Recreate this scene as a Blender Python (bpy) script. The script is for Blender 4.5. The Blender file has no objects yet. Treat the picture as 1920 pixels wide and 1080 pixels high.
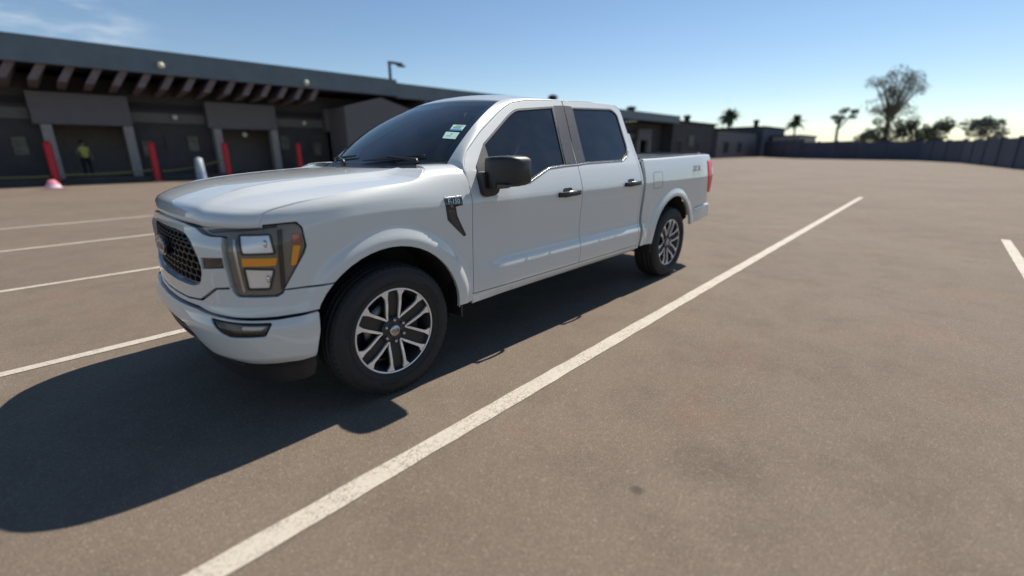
"""White pickup truck in a sunlit car park, built procedurally."""
import bpy, bmesh, math, random
import numpy as np
from mathutils import Vector, Matrix
from mathutils.geometry import delaunay_2d_cdt
random.seed(7); rng = np.random.RandomState(5)
CAM_P=(-1.31597152,-3.16974385,1.43384053); CAM_R=(0.6993067008,-0.7147710454,-0.0085141582); CAM_U=(0.2014936152,0.1856783618,0.9617296236); CAM_F=(0.6858355934,0.6742595188,-0.2738679246)
CAM_FPX=832.4978; CAM_CX=944.97968; CAM_CY=522.94589
SKY_S=.085; SUN_S=5.0; EXPO=.38
AS=.182; LNP=.50
SPOTS=[(.241,-2.443,.030,.45),(.62,-2.54,.16,.12),(.70,-2.71,.12,.10),(.88,-2.28,.18,.07),(1.9,-2.2,.25,.06)]
sc = bpy.context.scene; COL = sc.collection
# ------------------------------------------------------------ camera
cam_d = bpy.data.cameras.new('camera'); cam = bpy.data.objects.new('camera', cam_d); COL.objects.link(cam)
_r = Vector(CAM_R); _u = Vector(CAM_U); _f = Vector(CAM_F)
cam.matrix_world = Matrix(((_r.x,_u.x,-_f.x,CAM_P[0]),(_r.y,_u.y,-_f.y,CAM_P[1]),(_r.z,_u.z,-_f.z,CAM_P[2]),(0,0,0,1)))
cam_d.sensor_width = 36; cam_d.lens = CAM_FPX/1920*36
cam_d.shift_x = (960-CAM_CX)/1920; cam_d.shift_y = (CAM_CY-540)/1920
cam_d.clip_start = .05; cam_d.clip_end = 3000
cam_d.dof.use_dof = True; cam_d.dof.focus_distance = 3.1; cam_d.dof.aperture_fstop = .55
sc.camera = cam
# ------------------------------------------------------------ sky, sun, exposure
SUN_EL = math.radians(50); SUN_AZ = math.radians(90)
w = bpy.data.worlds.new('World'); sc.world = w; w.use_nodes = True
nt = w.node_tree; bg = nt.nodes['Background']
sky = nt.nodes.new('ShaderNodeTexSky'); sky.sky_type = 'NISHITA'; sky.sun_disc = False
sky.sun_elevation = SUN_EL; sky.sun_rotation = SUN_AZ; sky.air_density = 1.0; sky.dust_density = .02; sky.ozone_density = 1.2; sky.altitude = 300
# one faint patch of high wispy cloud in the north
tc = nt.nodes.new('ShaderNodeTexCoord'); mp = nt.nodes.new('ShaderNodeMapping'); mp.inputs['Scale'].default_value = (3,3,14); mp.inputs['Rotation'].default_value = (.25,.3,0)
nz = nt.nodes.new('ShaderNodeTexNoise'); nz.inputs['Scale'].default_value = 3.2; nz.inputs['Detail'].default_value = 9; nz.inputs['Roughness'].default_value = .6
cr = nt.nodes.new('ShaderNodeMapRange'); cr.inputs[1].default_value = .42; cr.inputs[2].default_value = .80; cr.inputs[4].default_value = .75; cr.interpolation_type = 'SMOOTHSTEP'
dp = nt.nodes.new('ShaderNodeVectorMath'); dp.operation = 'DOT_PRODUCT'; dp.inputs[1].default_value = (.05,.975,.20)
dm = nt.nodes.new('ShaderNodeMapRange'); dm.inputs[1].default_value = .985; dm.inputs[2].default_value = .9995; dm.interpolation_type = 'SMOOTHSTEP'
mul = nt.nodes.new('ShaderNodeMath'); mul.operation = 'MULTIPLY'
mx = nt.nodes.new('ShaderNodeMix'); mx.data_type = 'RGBA'; mx.inputs[7].default_value = (7.5,8.0,8.6,1)
L = nt.links.new
L(tc.outputs['Generated'], mp.inputs[0]); L(mp.outputs[0], nz.inputs['Vector']); L(nz.outputs[0], cr.inputs[0]); L(cr.outputs[0], mul.inputs[0]); L(tc.outputs['Generated'], dp.inputs[0]); L(dp.outputs['Value'], dm.inputs[0]); L(dm.outputs[0], mul.inputs[1])
L(mul.outputs[0], mx.inputs[0]); hs = nt.nodes.new('ShaderNodeHueSaturation'); hs.inputs['Saturation'].default_value = 1.07; L(sky.outputs[0], hs.inputs['Color']); L(hs.outputs[0], mx.inputs[6]); L(mx.outputs[2], bg.inputs[0]); bg.inputs[1].default_value = SKY_S
sd = bpy.data.lights.new('sun', 'SUN'); sd.energy = SUN_S; sd.angle = math.radians(.53); sd.color = (1,.925,.82)
so = bpy.data.objects.new('sun', sd); COL.objects.link(so)
_d = Vector((math.sin(SUN_AZ)*math.cos(SUN_EL), math.cos(SUN_AZ)*math.cos(SUN_EL), math.sin(SUN_EL)))
so.rotation_euler = _d.to_track_quat('Z','Y').to_euler(); so.location = (0,0,30)
sc.view_settings.view_transform = 'Standard'; sc.view_settings.look = 'None'; sc.view_settings.gamma = 1
sc.view_settings.use_curve_mapping = False; sc.view_settings.exposure = EXPO
sc.render.engine = 'CYCLES'; sc.cycles.max_bounces = 10; sc.cycles.transparent_max_bounces = 16

# ------------------------------------------------------------ helpers
def tag(o, label=None, cat=None, group=None, kind=None):
    if label: o['label'] = label
    if cat: o['category'] = cat
    if group: o['group'] = group
    if kind: o['kind'] = kind
    return o
def empty(name, loc, rz=0):
    o = bpy.data.objects.new(name, None); COL.objects.link(o); o.location = loc; o.rotation_euler = (0,0,rz); o.empty_display_size = .2; return o
def link(name, me, mat=None, parent=None, world=True):
    o = bpy.data.objects.new(name, me); COL.objects.link(o)
    if mat and not me.materials: me.materials.append(mat)
    if parent:
        o.parent = parent
        if world:
            q = parent; off = Vector((0,0,0))
            while q: off += q.location; q = q.parent
            o.location = -off
    return o
def copy_tree(o, parent=None):
    c = o.copy(); COL.objects.link(c)
    if parent: c.parent = parent
    for ch in list(o.children): copy_tree(ch, c)
    return c
class MB:
    def __init__(s): s.v=[]; s.f=[]; s.sm=[]; s.mi=[]
    def add(s, v, f, smooth=False, mi=0):
        b=len(s.v); s.v += [tuple(map(float,p)) for p in v]; s.f += [tuple(b+i for i in q) for q in f]; s.sm += [smooth]*len(f); s.mi += [mi]*len(f)
    def box(s, x0,x1,y0,y1,z0,z1, mi=0, M=None):
        v=[(x,y,z) for x in (x0,x1) for y in (y0,y1) for z in (z0,z1)]
        if M: v=[tuple(M@Vector(p)) for p in v]
        s.add(v,[(0,1,3,2),(4,6,7,5),(0,4,5,1),(2,3,7,6),(0,2,6,4),(1,5,7,3)],mi=mi)
    def lathe(s, prof, n=48, c=(0,0,0), axis='y', smooth=True, closed=False, mi=0):
        v=[]; 
        for k in range(n):
            a=2*math.pi*k/n; ca,sa=math.cos(a),math.sin(a)
            for (h,r) in prof:
                if axis=='y': v.append((c[0]+r*ca,c[1]+h,c[2]+r*sa))
                elif axis=='z': v.append((c[0]+r*ca,c[1]+r*sa,c[2]+h))
                else: v.append((c[0]+h,c[1]+r*ca,c[2]+r*sa))
        m=len(prof); f=[]
        for k in range(n):
            for j in range(m-1): f.append((k*m+j,k*m+j+1,((k+1)%n)*m+j+1,((k+1)%n)*m+j))
        s.add(v,f,smooth,mi)
    def tube(s, pts, r, n=8, smooth=True, mi=0, cap=True):
        pts=[Vector(p) for p in pts]; R=r if hasattr(r,'__len__') else [r]*len(pts); v=[]
        for i,p in enumerate(pts):
            t=(pts[min(i+1,len(pts)-1)]-pts[max(i-1,0)]).normalized()
            a=t.cross(Vector((0,0,1)));  a = a.normalized() if a.length>.05 else Vector((1,0,0)); b=t.cross(a)
            for k in range(n): q=2*math.pi*k/n; v.append(p+(a*math.cos(q)+b*math.sin(q))*R[i])
        f=[(i*n+k,i*n+(k+1)%n,(i+1)*n+(k+1)%n,(i+1)*n+k) for i in range(len(pts)-1) for k in range(n)]
        if cap: f += [tuple(range(n))[::-1], tuple((len(pts)-1)*n+k for k in range(n))]
        s.add(v,f,smooth,mi)
    def prism(s, poly, fn, d0, d1, mi=0, smooth=False):
        """poly 2D extruded between depths d0,d1 through fn(a,b,d)"""
        n=len(poly); v=[fn(a,b,d0) for a,b in poly]+[fn(a,b,d1) for a,b in poly]
        f=[tuple(range(n)),tuple(range(2*n-1,n-1,-1))]+[(i,i+n,(i+1)%n+n,(i+1)%n) for i in range(n)]
        s.add(v,f,smooth,mi)
    def build(s, name, mat, parent=None, bevel=0, seg=2, fix=True, angle=40):
        me=bpy.data.meshes.new(name); me.from_pydata(s.v,[],s.f)
        mats = mat if isinstance(mat,(list,tuple)) else [mat]
        for m_ in mats: me.materials.append(m_)
        for p_,sm_,mi_ in zip(me.polygons,s.sm,s.mi): p_.use_smooth=sm_; p_.material_index=mi_
        if fix:
            bm=bmesh.new(); bm.from_mesh(me); bmesh.ops.recalc_face_normals(bm,faces=bm.faces)
            if bevel:
                es=[e for e in bm.edges if e.is_manifold and e.calc_face_angle(0)>math.radians(angle)]
                bmesh.ops.bevel(bm,geom=es,offset=bevel,segments=seg,profile=.7,affect='EDGES',clamp_overlap=True)
                for f_ in bm.faces: f_.smooth=True
            bm.to_mesh(me); bm.free()
            if bevel:
                try: me.set_sharp_from_angle(angle=math.radians(50))
                except Exception: pass
        return link(name,me,None,parent)
def grid(name, P, mat, parent, smooth=True, flip=False, thick=0):
    """P: array (n,m,3)"""
    n,m,_=P.shape; v=P.reshape(-1,3).tolist()
    f=[(i*m+j,i*m+j+1,(i+1)*m+j+1,(i+1)*m+j) for i in range(n-1) for j in range(m-1)]
    if flip: f=[q[::-1] for q in f]
    me=bpy.data.meshes.new(name); me.from_pydata(v,[],f); me.materials.append(mat)
    for q in me.polygons: q.use_smooth=smooth
    o=link(name,me,None,parent)
    if thick:
        md=o.modifiers.new('thickness','SOLIDIFY'); md.thickness=thick; md.offset=-1
    return o
# ------------------------------------------------------------ materials
def new_mat(name):
    m=bpy.data.materials.new(name); m.use_nodes=True; return m, m.node_tree, m.node_tree.nodes['Principled BSDF']
def pbr(name, col, rough=.5, metal=0, coat=0, noise=0, nscale=20, bump=0, bscale=200, spec=.5, coatr=.03, emit=None):
    m,t,b=new_mat(name); b.inputs['Base Color'].default_value=(*col,1); b.inputs['Roughness'].default_value=rough; b.inputs['Metallic'].default_value=metal
    b.inputs['Coat Weight'].default_value=coat; b.inputs['Coat Roughness'].default_value=coatr; b.inputs['Specular IOR Level'].default_value=spec
    if noise:
        tc=t.nodes.new('ShaderNodeTexCoord'); n=t.nodes.new('ShaderNodeTexNoise'); n.inputs['Scale'].default_value=nscale; n.inputs['Detail'].default_value=6
        r=t.nodes.new('ShaderNodeMapRange'); r.inputs[3].default_value=1-noise; r.inputs[4].default_value=1+noise; r.inputs[1].default_value=.3; r.inputs[2].default_value=.7
        mm=t.nodes.new('ShaderNodeMix'); mm.data_type='RGBA'; mm.blend_type='MULTIPLY'; mm.inputs[0].default_value=1; mm.inputs[6].default_value=(*col,1)
        t.links.new(tc.outputs['Object'],n.inputs['Vector']); t.links.new(n.outputs[0],r.inputs[0]); t.links.new(r.outputs[0],mm.inputs[7]); t.links.new(mm.outputs[2],b.inputs['Base Color'])
        r2=t.nodes.new('ShaderNodeMapRange'); r2.inputs[3].default_value=max(rough-.08,0.02); r2.inputs[4].default_value=min(rough+.08,1); t.links.new(n.outputs[0],r2.inputs[0]); t.links.new(r2.outputs[0],b.inputs['Roughness'])
    if bump:
        tc=t.nodes.new('ShaderNodeTexCoord'); n=t.nodes.new('ShaderNodeTexNoise'); n.inputs['Scale'].default_value=bscale; n.inputs['Detail'].default_value=4
        bp=t.nodes.new('ShaderNodeBump'); bp.inputs['Strength'].default_value=bump; bp.inputs['Distance'].default_value=.002
        t.links.new(tc.outputs['Object'],n.inputs['Vector']); t.links.new(n.outputs[0],bp.inputs['Height']); t.links.new(bp.outputs[0],b.inputs['Normal'])
    return m
def glass(name, tint, rough=0.0, ior=1.5, dust=0):
    """thin sheet: tinted see-through plus Fresnel reflection"""
    m=bpy.data.materials.new(name); m.use_nodes=True; t=m.node_tree; t.nodes.clear()
    o=t.nodes.new('ShaderNodeOutputMaterial'); tr=t.nodes.new('ShaderNodeBsdfTransparent'); tr.inputs[0].default_value=(*tint,1)
    gl=t.nodes.new('ShaderNodeBsdfGlossy'); gl.inputs['Roughness'].default_value=rough; fr=t.nodes.new('ShaderNodeFresnel'); gm=t.nodes.new('ShaderNodeNewGeometry'); io=t.nodes.new('ShaderNodeMapRange'); io.inputs[3].default_value=ior; io.inputs[4].default_value=1/ior; t.links.new(gm.outputs['Backfacing'],io.inputs[0]); t.links.new(io.outputs[0],fr.inputs[0])
    mx=t.nodes.new('ShaderNodeMixShader'); t.links.new(fr.outputs[0],mx.inputs[0]); t.links.new(tr.outputs[0],mx.inputs[1]); t.links.new(gl.outputs[0],mx.inputs[2])
    last=mx
    if dust:
        df=t.nodes.new('ShaderNodeBsdfDiffuse'); df.inputs[0].default_value=(.45,.43,.40,1); m2=t.nodes.new('ShaderNodeMixShader')
        tc=t.nodes.new('ShaderNodeTexCoord'); n=t.nodes.new('ShaderNodeTexNoise'); n.inputs['Scale'].default_value=5; n.inputs['Detail'].default_value=8
        r=t.nodes.new('ShaderNodeMapRange'); r.inputs[1].default_value=.35; r.inputs[2].default_value=.75; r.inputs[3].default_value=dust*.5; r.inputs[4].default_value=dust*1.6
        t.links.new(tc.outputs['Object'],n.inputs['Vector']); t.links.new(n.outputs[0],r.inputs[0]); t.links.new(r.outputs[0],m2.inputs[0]); t.links.new(mx.outputs[0],m2.inputs[1]); t.links.new(df.outputs[0],m2.inputs[2]); last=m2
    t.links.new(last.outputs[0],o.inputs[0]); return m
M={}
M['paint']=pbr('white_paint',(.58,.61,.605),.40,coat=1,spec=.5,coatr=.02)
M['plastic']=pbr('black_plastic',(.018,.018,.02),.45,noise=.15,nscale=60)
M['gloss']=pbr('gloss_black',(.008,.008,.010),.12,coat=.5)
M['dark']=pbr('dark_void',(.006,.006,.007),.9)
M['liner']=pbr('wheel_liner',(.012,.012,.013),.85,noise=.3)
M['rubber']=pbr('tyre_rubber',(.016,.016,.017),.72,noise=.25,nscale=30,bump=.2,bscale=300)
M['alloy']=pbr('machined_alloy',(.80,.80,.81),.28,metal=.55)
M['alloyd']=pbr('dark_alloy',(.030,.029,.031),.45,metal=.2,coat=.15)
M['steel']=pbr('brake_steel',(.20,.19,.18),.4,metal=1,noise=.2)
M['chrome']=pbr('chrome',(.75,.75,.75),.08,metal=1)
M['trim']=pbr('bright_belt_trim',(.42,.40,.36),.25,metal=1)
M['bpillar']=pbr('pillar_vinyl',(.040,.040,.043),.40,noise=.25,nscale=60)
M['house']=pbr('lamp_housing',(.20,.175,.145),.30,coat=.3)
M['refl']=pbr('lamp_reflector',(.85,.87,.90),.30,metal=.45,bump=.5,bscale=45)
M['amber']=pbr('amber_lens',(.95,.36,.01),.3,coat=.6,bump=.5,bscale=160)
M['redl']=pbr('red_lens',(.85,.012,.06),.35,coat=.25)
M['redm']=pbr('red_marker',(.42,.07,.06),.15,coat=1)
M['lens']=glass('lamp_lens',(.94,.93,.92),ior=1.33); M['fgl']=glass('fog_lens',(.75,.73,.70))
M['ws']=glass('windshield_glass',(.42,.62,.64),ior=1.9,dust=.02); M['sideg']=glass('side_glass',(.10,.12,.16),ior=1.8,dust=.02)
M['cabin']=pbr('cabin_plastic',(.085,.092,.09),.8,noise=.1); M['seat']=pbr('seat_cloth',(.13,.13,.135),.9)
M['under']=pbr('underbody',(.02,.02,.02),.8,noise=.4,nscale=12)
M['bed']=pbr('bed_liner',(.010,.010,.011),.95,spec=.1,bump=.4,bscale=150)
M['stick']=pbr('sticker_white',(.55,.80,.70),.6); M['stickb']=pbr('sticker_blue',(.02,.22,.42),.6); M['ink']=pbr('sticker_ink',(.08,.25,.20),.7)
M['decg']=pbr('decal_grey',(.22,.22,.24),.4); M['decr']=pbr('decal_red',(.45,.04,.05),.4); M['blue']=pbr('badge_blue',(.010,.013,.035),.25,coat=1)
M['silver']=pbr('silver_trim',(.48,.48,.49),.3,metal=1)
M['pocket']=pbr('spoke_pocket_paint',(.016,.015,.016),.5)

def sm(a,b,x):
    t=np.clip((np.asarray(x,float)-a)/(b-a),0,1); return t*t*(3-2*t)
class Cub:  # monotone cubic through knots, vectorised
    def __init__(s,pts):
        s.x=np.array([p[0] for p in pts],float); s.y=np.array([p[1] for p in pts],float)
        h=np.diff(s.x); d=np.diff(s.y)/h; m=np.zeros(len(s.x)); m[0]=d[0]; m[-1]=d[-1]
        for i in range(1,len(d)):
            if d[i-1]*d[i]>0:
                w1=2*h[i]+h[i-1]; w2=h[i]+2*h[i-1]; m[i]=(w1+w2)/(w1/d[i-1]+w2/d[i])
        s.m=m
    def __call__(s,x):
        x=np.asarray(x,float); i=np.clip(np.searchsorted(s.x,x)-1,0,len(s.x)-2)
        h=s.x[i+1]-s.x[i]; t=(x-s.x[i])/h; tc=np.clip(t,0,1)
        y=(s.y[i]*(1+2*tc)*(1-tc)**2+s.m[i]*h*tc*(1-tc)**2+s.y[i+1]*tc*tc*(3-2*tc)+s.m[i+1]*h*tc*tc*(tc-1))
        return y+np.where(t<0,s.m[i]*h*t,0)+np.where(t>1,s.m[i+1]*h*(t-1),0)
# plan curve: from the centre of the nose round the corner, then straight back along the flank
_pl=np.array([(-.918,0),(-.915,.15),(-.906,.30),(-.890,.45),(-.865,.58),(-.825,.70),(-.770,.80),(-.69,.875),(-.60,.925),(-.50,.957),(-.38,.977),(-.2,.990),(0,.995),(.3,.997),(1,.997),(3,.997),(4.4,.997),(4.7,.985),(4.95,.965)])
def _dense():
    seg=np.concatenate([[0],np.cumsum(np.hypot(*np.diff(_pl,axis=0).T))])
    cx,cy=Cub(list(zip(seg,_pl[:,0]))),Cub(list(zip(seg,_pl[:,1])))
    q=np.linspace(0,seg[-1],4000); X=np.stack([cx(q),cy(q)],1)
    s=np.concatenate([[0],np.cumsum(np.hypot(*np.diff(X,axis=0).T))]); return s,X
PS,PX=_dense(); PSX=np.maximum.accumulate(PX[:,0])
def plan(s):
    a=np.abs(s); x=np.interp(a,PS,PX[:,0]); y=np.interp(a,PS,PX[:,1]); e=.02
    tx=np.interp(a+e,PS,PX[:,0])-np.interp(np.abs(a-e),PS,PX[:,0]); ty=np.interp(a+e,PS,PX[:,1])-np.where(a<e,-1,1)*np.interp(np.abs(a-e),PS,PX[:,1])
    n=np.hypot(tx,ty); sg=np.where(np.asarray(s)>=0,1.,-1.)
    # outward normal (for driver side y<0)
    return x,-y*sg,-ty/n,-tx/n*sg
def s_of_x(x): return float(np.interp(x,PSX,PS))   # flank only
low=Cub([(.25,.07),(.36,.052),(.43,.040),(.455,.020),(.50,.012),(.58,0.0),(.64,-.004),(.675,.003),(.72,.018),(.78,.022),(.92,.014),(1.05,.003),(1.11,0),(1.14,.003)])
lowf=Cub([(.25,.05),(.43,.03),(.60,.012),(.78,.010),(.92,.008),(1.05,.002),(1.11,0),(1.14,.003)])
frontp=Cub([(.20,.11),(.36,.075),(.44,.035),(.52,.012),(.60,.000),(.66,.004),(.72,.018),(.80,.020),(.92,.016),(1.02,.022),(1.10,.040),(1.14,.052)])
AR=.475
def flare(x,z,cx,r0=AR,h=.022,cz=.42):
    r=np.hypot((x-cx),(z-cz)); r=np.where(z<cz,np.abs(x-cx),r)
    return h*(1-sm(r0+.065,r0+.150,r))*(.75+.25*sm(r0-.02,r0+.03,r))
def basew(s,t,ledge=1.0):
    """lower body: offset inward (+) from the plan curve at height t<=1.14"""
    x,y,nx,ny=plan(s); a=np.abs(s); tt=np.minimum(t,1.14)
    fr=1-sm(.75,1.45,a)
    lg=sm(.62,.95,x)*(1-sm(2.97,3.12,x))*ledge
    o=frontp(tt)*fr+(1-fr)*(lowf(tt)*(1-lg)+low(tt)*lg)
    k=(1-fr)
    o=o-k*(flare(x,tt,0)+flare(x,tt,3.69))
    return o
def roll(d,pts):  # pts: inward, up as a function of extra arc length
    ci=Cub([(p[0],p[1]) for p in pts]); cu=Cub([(p[0],p[2]) for p in pts]); return ci(d),cu(d)
FENR=[(0,0,0),(.03,.004,.0297),(.06,.015,.057),(.09,.034,.080),(.12,.058,.098),(.16,.095,.112),(.22,.153,.126),(.30,.232,.139),(.40,.331,.150)]
FENR2=[(0,0,0),(.04,.009,.039),(.10,.026,.0965),(.15,.045,.142),(.19,.066,.176),(.23,.097,.201),(.30,.163,.222),(.40,.262,.228)]
gx=Cub([(-1.0,-.062),(-.7,-.042),(-.3,.0),(.1,.036),(.45,.062),(.7,.075)])
def Wfront(s,t):
    s,t=np.broadcast_arrays(np.asarray(s,float),np.asarray(t,float))
    x,y,nx,ny=plan(s); o=basew(s,t); d=np.maximum(t-1.14,0); i,u=roll(d,FENR)
    i2,u2=roll(d,FENR2); k=sm(-.45,.60,x)
    z=np.minimum(t,1.14)+(u+gx(x)*sm(.95,1.14,t))*(1-k)+u2*k
    o=o+i*(1-k)+i2*k
    return np.stack([x-nx*o,y-ny*o,z],-1)
CABR=[(0,0,0),(.04,.009,.039),(.10,.026,.0965),(.18,.054,.171),(.22,.073,.206),(.30,.113,.275),(.45,.186,.406),(.60,.258,.538),(.70,.306,.626)]
def Wcab(s,t):
    s,t=np.broadcast_arrays(np.asarray(s,float),np.asarray(t,float))
    x,y,nx,ny=plan(s); o=basew(s,t); i,u=roll(np.maximum(t-1.14,0),CABR)
    return np.stack([x-nx*(o+i),y-ny*(o+i),np.minimum(t,1.14)+u],-1)
BEDR=[(0,0,0),(.04,.006,.0395),(.10,.018,.098),(.16,.034,.156),(.20,.046,.194),(.215,.052,.208),(.23,.063,.217),(.27,.100,.222)]
def Wbed(s,t):
    s,t=np.broadcast_arrays(np.asarray(s,float),np.asarray(t,float))
    x,y,nx,ny=plan(s); o=basew(s,t); i,u=roll(np.maximum(t-1.14,0),BEDR)
    o=o+.006
    lift=.028*sm(3.0,4.7,x)*sm(1.14,1.30,t)
    return np.stack([x-nx*(o+i),y-ny*(o+i),np.minimum(t,1.14)+u+lift],-1)
def WS(u,v):
    u,v=np.broadcast_arrays(np.asarray(u,float),np.asarray(v,float)); a=np.abs(u)
    bx=.575-.225*(1-a**2.6); by=-.797*u; bz=1.364-.012*(1-a**2)
    tx=1.222-.09*(1-a**2.4); ty=-.628*u; tz=1.802+.028*(1-a**2)
    b=.035*4*v*(1-v)
    return np.stack([bx+(tx-bx)*v-b*(.6+.7*a**2),by+(ty-by)*v-.036*4*v*(1-v)*u*a**2,bz+(tz-bz)*v+b*.75],-1)

# ------------------------------------------------------------ pickup truck
def mirP(P): P=np.array(P,float); P[...,1]*=-1; return P
def pip(poly,x,y):
    poly=np.asarray(poly); x0,y0=poly[:,0],poly[:,1]; x1,y1=np.roll(x0,-1),np.roll(y0,-1)
    x=np.asarray(x)[...,None]; y=np.asarray(y)[...,None]
    c=((y0>y)!=(y1>y))&(x<(x1-x0)*(y-y0)/(y1-y0+1e-12)+x0); return c.sum(-1)%2==1
def rnd(poly, r):
    """round the corners of a loop; r: number or one radius per corner"""
    n=len(poly); R=r if hasattr(r,'__len__') else [r]*n; out=[]
    for i in range(n):
        p=np.array(poly[i],float); a=np.array(poly[i-1],float); b=np.array(poly[(i+1)%n],float)
        la,lb=np.hypot(*(a-p)),np.hypot(*(b-p)); q=min(R[i],la*.45,lb*.45)
        if q<.002: out.append(tuple(p)); continue
        A=p+(a-p)/la*q; B=p+(b-p)/lb*q
        for t in np.linspace(0,1,5): out.append(tuple((1-t)**2*A+2*t*(1-t)*p+t*t*B))
    return out
def resample(poly,step):
    out=[]; n=len(poly)
    for i in range(n):
        a=np.array(poly[i],float); b=np.array(poly[(i+1)%n],float); k=max(1,int(math.ceil(np.hypot(*(b-a))/step)))
        for j in range(k): out.append(a+(b-a)*j/k)
    return np.array(out)
def area(p): p=np.asarray(p); x,y=p[:,0],p[:,1]; return .5*np.sum(x*np.roll(y,-1)-y*np.roll(x,-1))
def inset(p,d):
    """move every point of a CCW loop inward by d"""
    p=np.asarray(p,float); a=p-np.roll(p,1,0); b=np.roll(p,-1,0)-p
    a/=np.hypot(*a.T)[:,None]+1e-9; b/=np.hypot(*b.T)[:,None]+1e-9; t=a+b; t/=np.hypot(*t.T)[:,None]+1e-9
    return p+np.stack([-t[:,1],t[:,0]],1)*d
def normal(W,s,t,e=2e-3):
    ds=W(s+e,t)-W(s-e,t); dt=W(s,t+e)-W(s,t-e); n=np.cross(ds,dt); n/=np.linalg.norm(n,axis=-1,keepdims=True)+1e-12
    return n
def panel(name,W,outer,mat,parent,holes=(),off=0.,step=.03,depth=.014,gap=.0022,mir=False,bevel=.003,detail=None):
    """a pressed panel: a region of the surface W, rounded over at its edges and folded in"""
    loops=[np.asarray(outer,float)]+[np.asarray(h,float) for h in holes]
    L=[]
    for i,l in enumerate(loops):
        if (area(l)<0)!=(i>0): l=l[::-1]
        l=resample(l,step*.8); l=inset(l,gap); L.append(l)
    inn=[inset(l,bevel) for l in L]
    pts=[]; edges=[]
    for l in inn:
        b=len(pts); pts+= [tuple(q) for q in l]; edges+=[(b+i,b+(i+1)%len(l)) for i in range(len(l))]
    nb=len(pts); o=inn[0]; xs=np.arange(o[:,0].min(),o[:,0].max(),step); ys=np.arange(o[:,1].min(),o[:,1].max(),step)
    GX,GY=np.meshgrid(xs+step*.37,ys+step*.41); GX[::2]+=step*.5; gx,gy=GX.ravel(),GY.ravel()
    ok=pip(o,gx,gy)
    for h in inn[1:]: ok&=~pip(h,gx,gy)
    gx,gy=gx[ok],gy[ok]; B=np.array(pts)
    if len(gx):
        d=np.min(np.hypot(gx[:,None]-B[None,:,0],gy[:,None]-B[None,:,1]),1); k=d>step*.45; gx,gy=gx[k],gy[k]
    pts+=list(zip(gx,gy))
    vo,eo,fo,ov,oe,of=delaunay_2d_cdt([Vector((float(a),float(b))) for a,b in pts],edges,[],0,1e-6)
    V=np.array([(v.x,v.y) for v in vo]); F=np.array([tuple(f) for f in fo])
    c=V[F].mean(1); ok=pip(inn[0],c[:,0],c[:,1])
    for h in inn[1:]: ok&=~pip(h,c[:,0],c[:,1])
    F=F[ok]
    N=normal(W,V[:,0],V[:,1]); P=W(V[:,0],V[:,1])+N*off
    verts=[P]; norms=[N]; faces=[tuple(f) for f in F]; base=len(P)
    for l,li in zip(L,inn):
        n=len(l); Nl=normal(W,l[:,0],l[:,1]); Pi=W(li[:,0],li[:,1])+normal(W,li[:,0],li[:,1])*off; Po=W(l[:,0],l[:,1])+Nl*off
        od=Po-Pi; od/=np.linalg.norm(od,axis=1,keepdims=True)+1e-9
        r0=Pi; r1=Po-Nl*bevel*.6; r2=Po-Nl*depth
        n1=Nl*.55+od*.85; n1/=np.linalg.norm(n1,axis=1,keepdims=True)
        verts+=[r0,r1,r1,r2]; norms+=[Nl,n1,od,od]
        for i in range(n):
            j=(i+1)%n
            faces+=[(base+i,base+n+i,base+n+j,base+j),(base+2*n+i,base+3*n+i,base+3*n+j,base+2*n+j)]
        base+=4*n
    P=np.concatenate(verts); N=np.concatenate(norms)
    if mir: P=mirP(P); N=mirP(N)
    # consistent winding against the normals
    FF=[]
    for f in faces:
        a,b,c_=P[f[0]],P[f[1]],P[f[2]]; g=np.cross(b-a,c_-a)
        FF.append(f if g@(N[f[0]]+N[f[1]]+N[f[2]])>=0 else f[::-1])
    me=bpy.data.meshes.new(name); me.from_pydata(P.tolist(),[],FF); me.materials.append(mat)
    for q in me.polygons: q.use_smooth=True
    me.normals_split_custom_set_from_vertices([tuple(n) for n in N.tolist()])
    return link(name,me,None,parent)
def sx(x): return s_of_x(x)
ARCF=[(sx(-.01+.487*math.cos(a)), .44+.487*math.sin(a)) for a in np.linspace(math.pi,0,25)]
ARCR=[(sx(3.69+.487*math.cos(a)), .455+.487*math.sin(a)) for a in np.linspace(math.pi,0,25)]
T=empty('pickup_truck',(1.8,0,0)); tag(T,'white crew cab pickup truck with dark tinted windows parked between painted stall lines','pickup truck')
paint=M['paint']
SD1,SB,SD2,SG1,SG2,SE=sx(.612),sx(1.845),sx(2.865),sx(2.905),sx(2.965),sx(4.76)
HS=[(.985,1.147),(.992,1.175),(1.01,1.198),(1.052,1.216),(1.183,1.236),(1.43,1.247),(1.64,1.258),(1.76,1.266),(1.84,1.275),(1.895,1.297),(1.945,1.340),(1.982,1.390)]
lamp=rnd([(.567,1.146),(.636,1.119),(.693,1.106),(.786,1.105),(.805,.785),(.829,.766),(1.019,.759),(1.046,.773),(1.168,.964),(1.182,.998),(1.174,1.106),(1.153,1.136),(1.093,1.141),(.983,1.146),(.768,1.154)],[0,.01,.01,.01,.01,.01,.02,.02,.02,.03,.02,.02,.02,0,0])
arch_lo=[p for p in ARCF[:13] if p[1]>.655]
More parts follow.
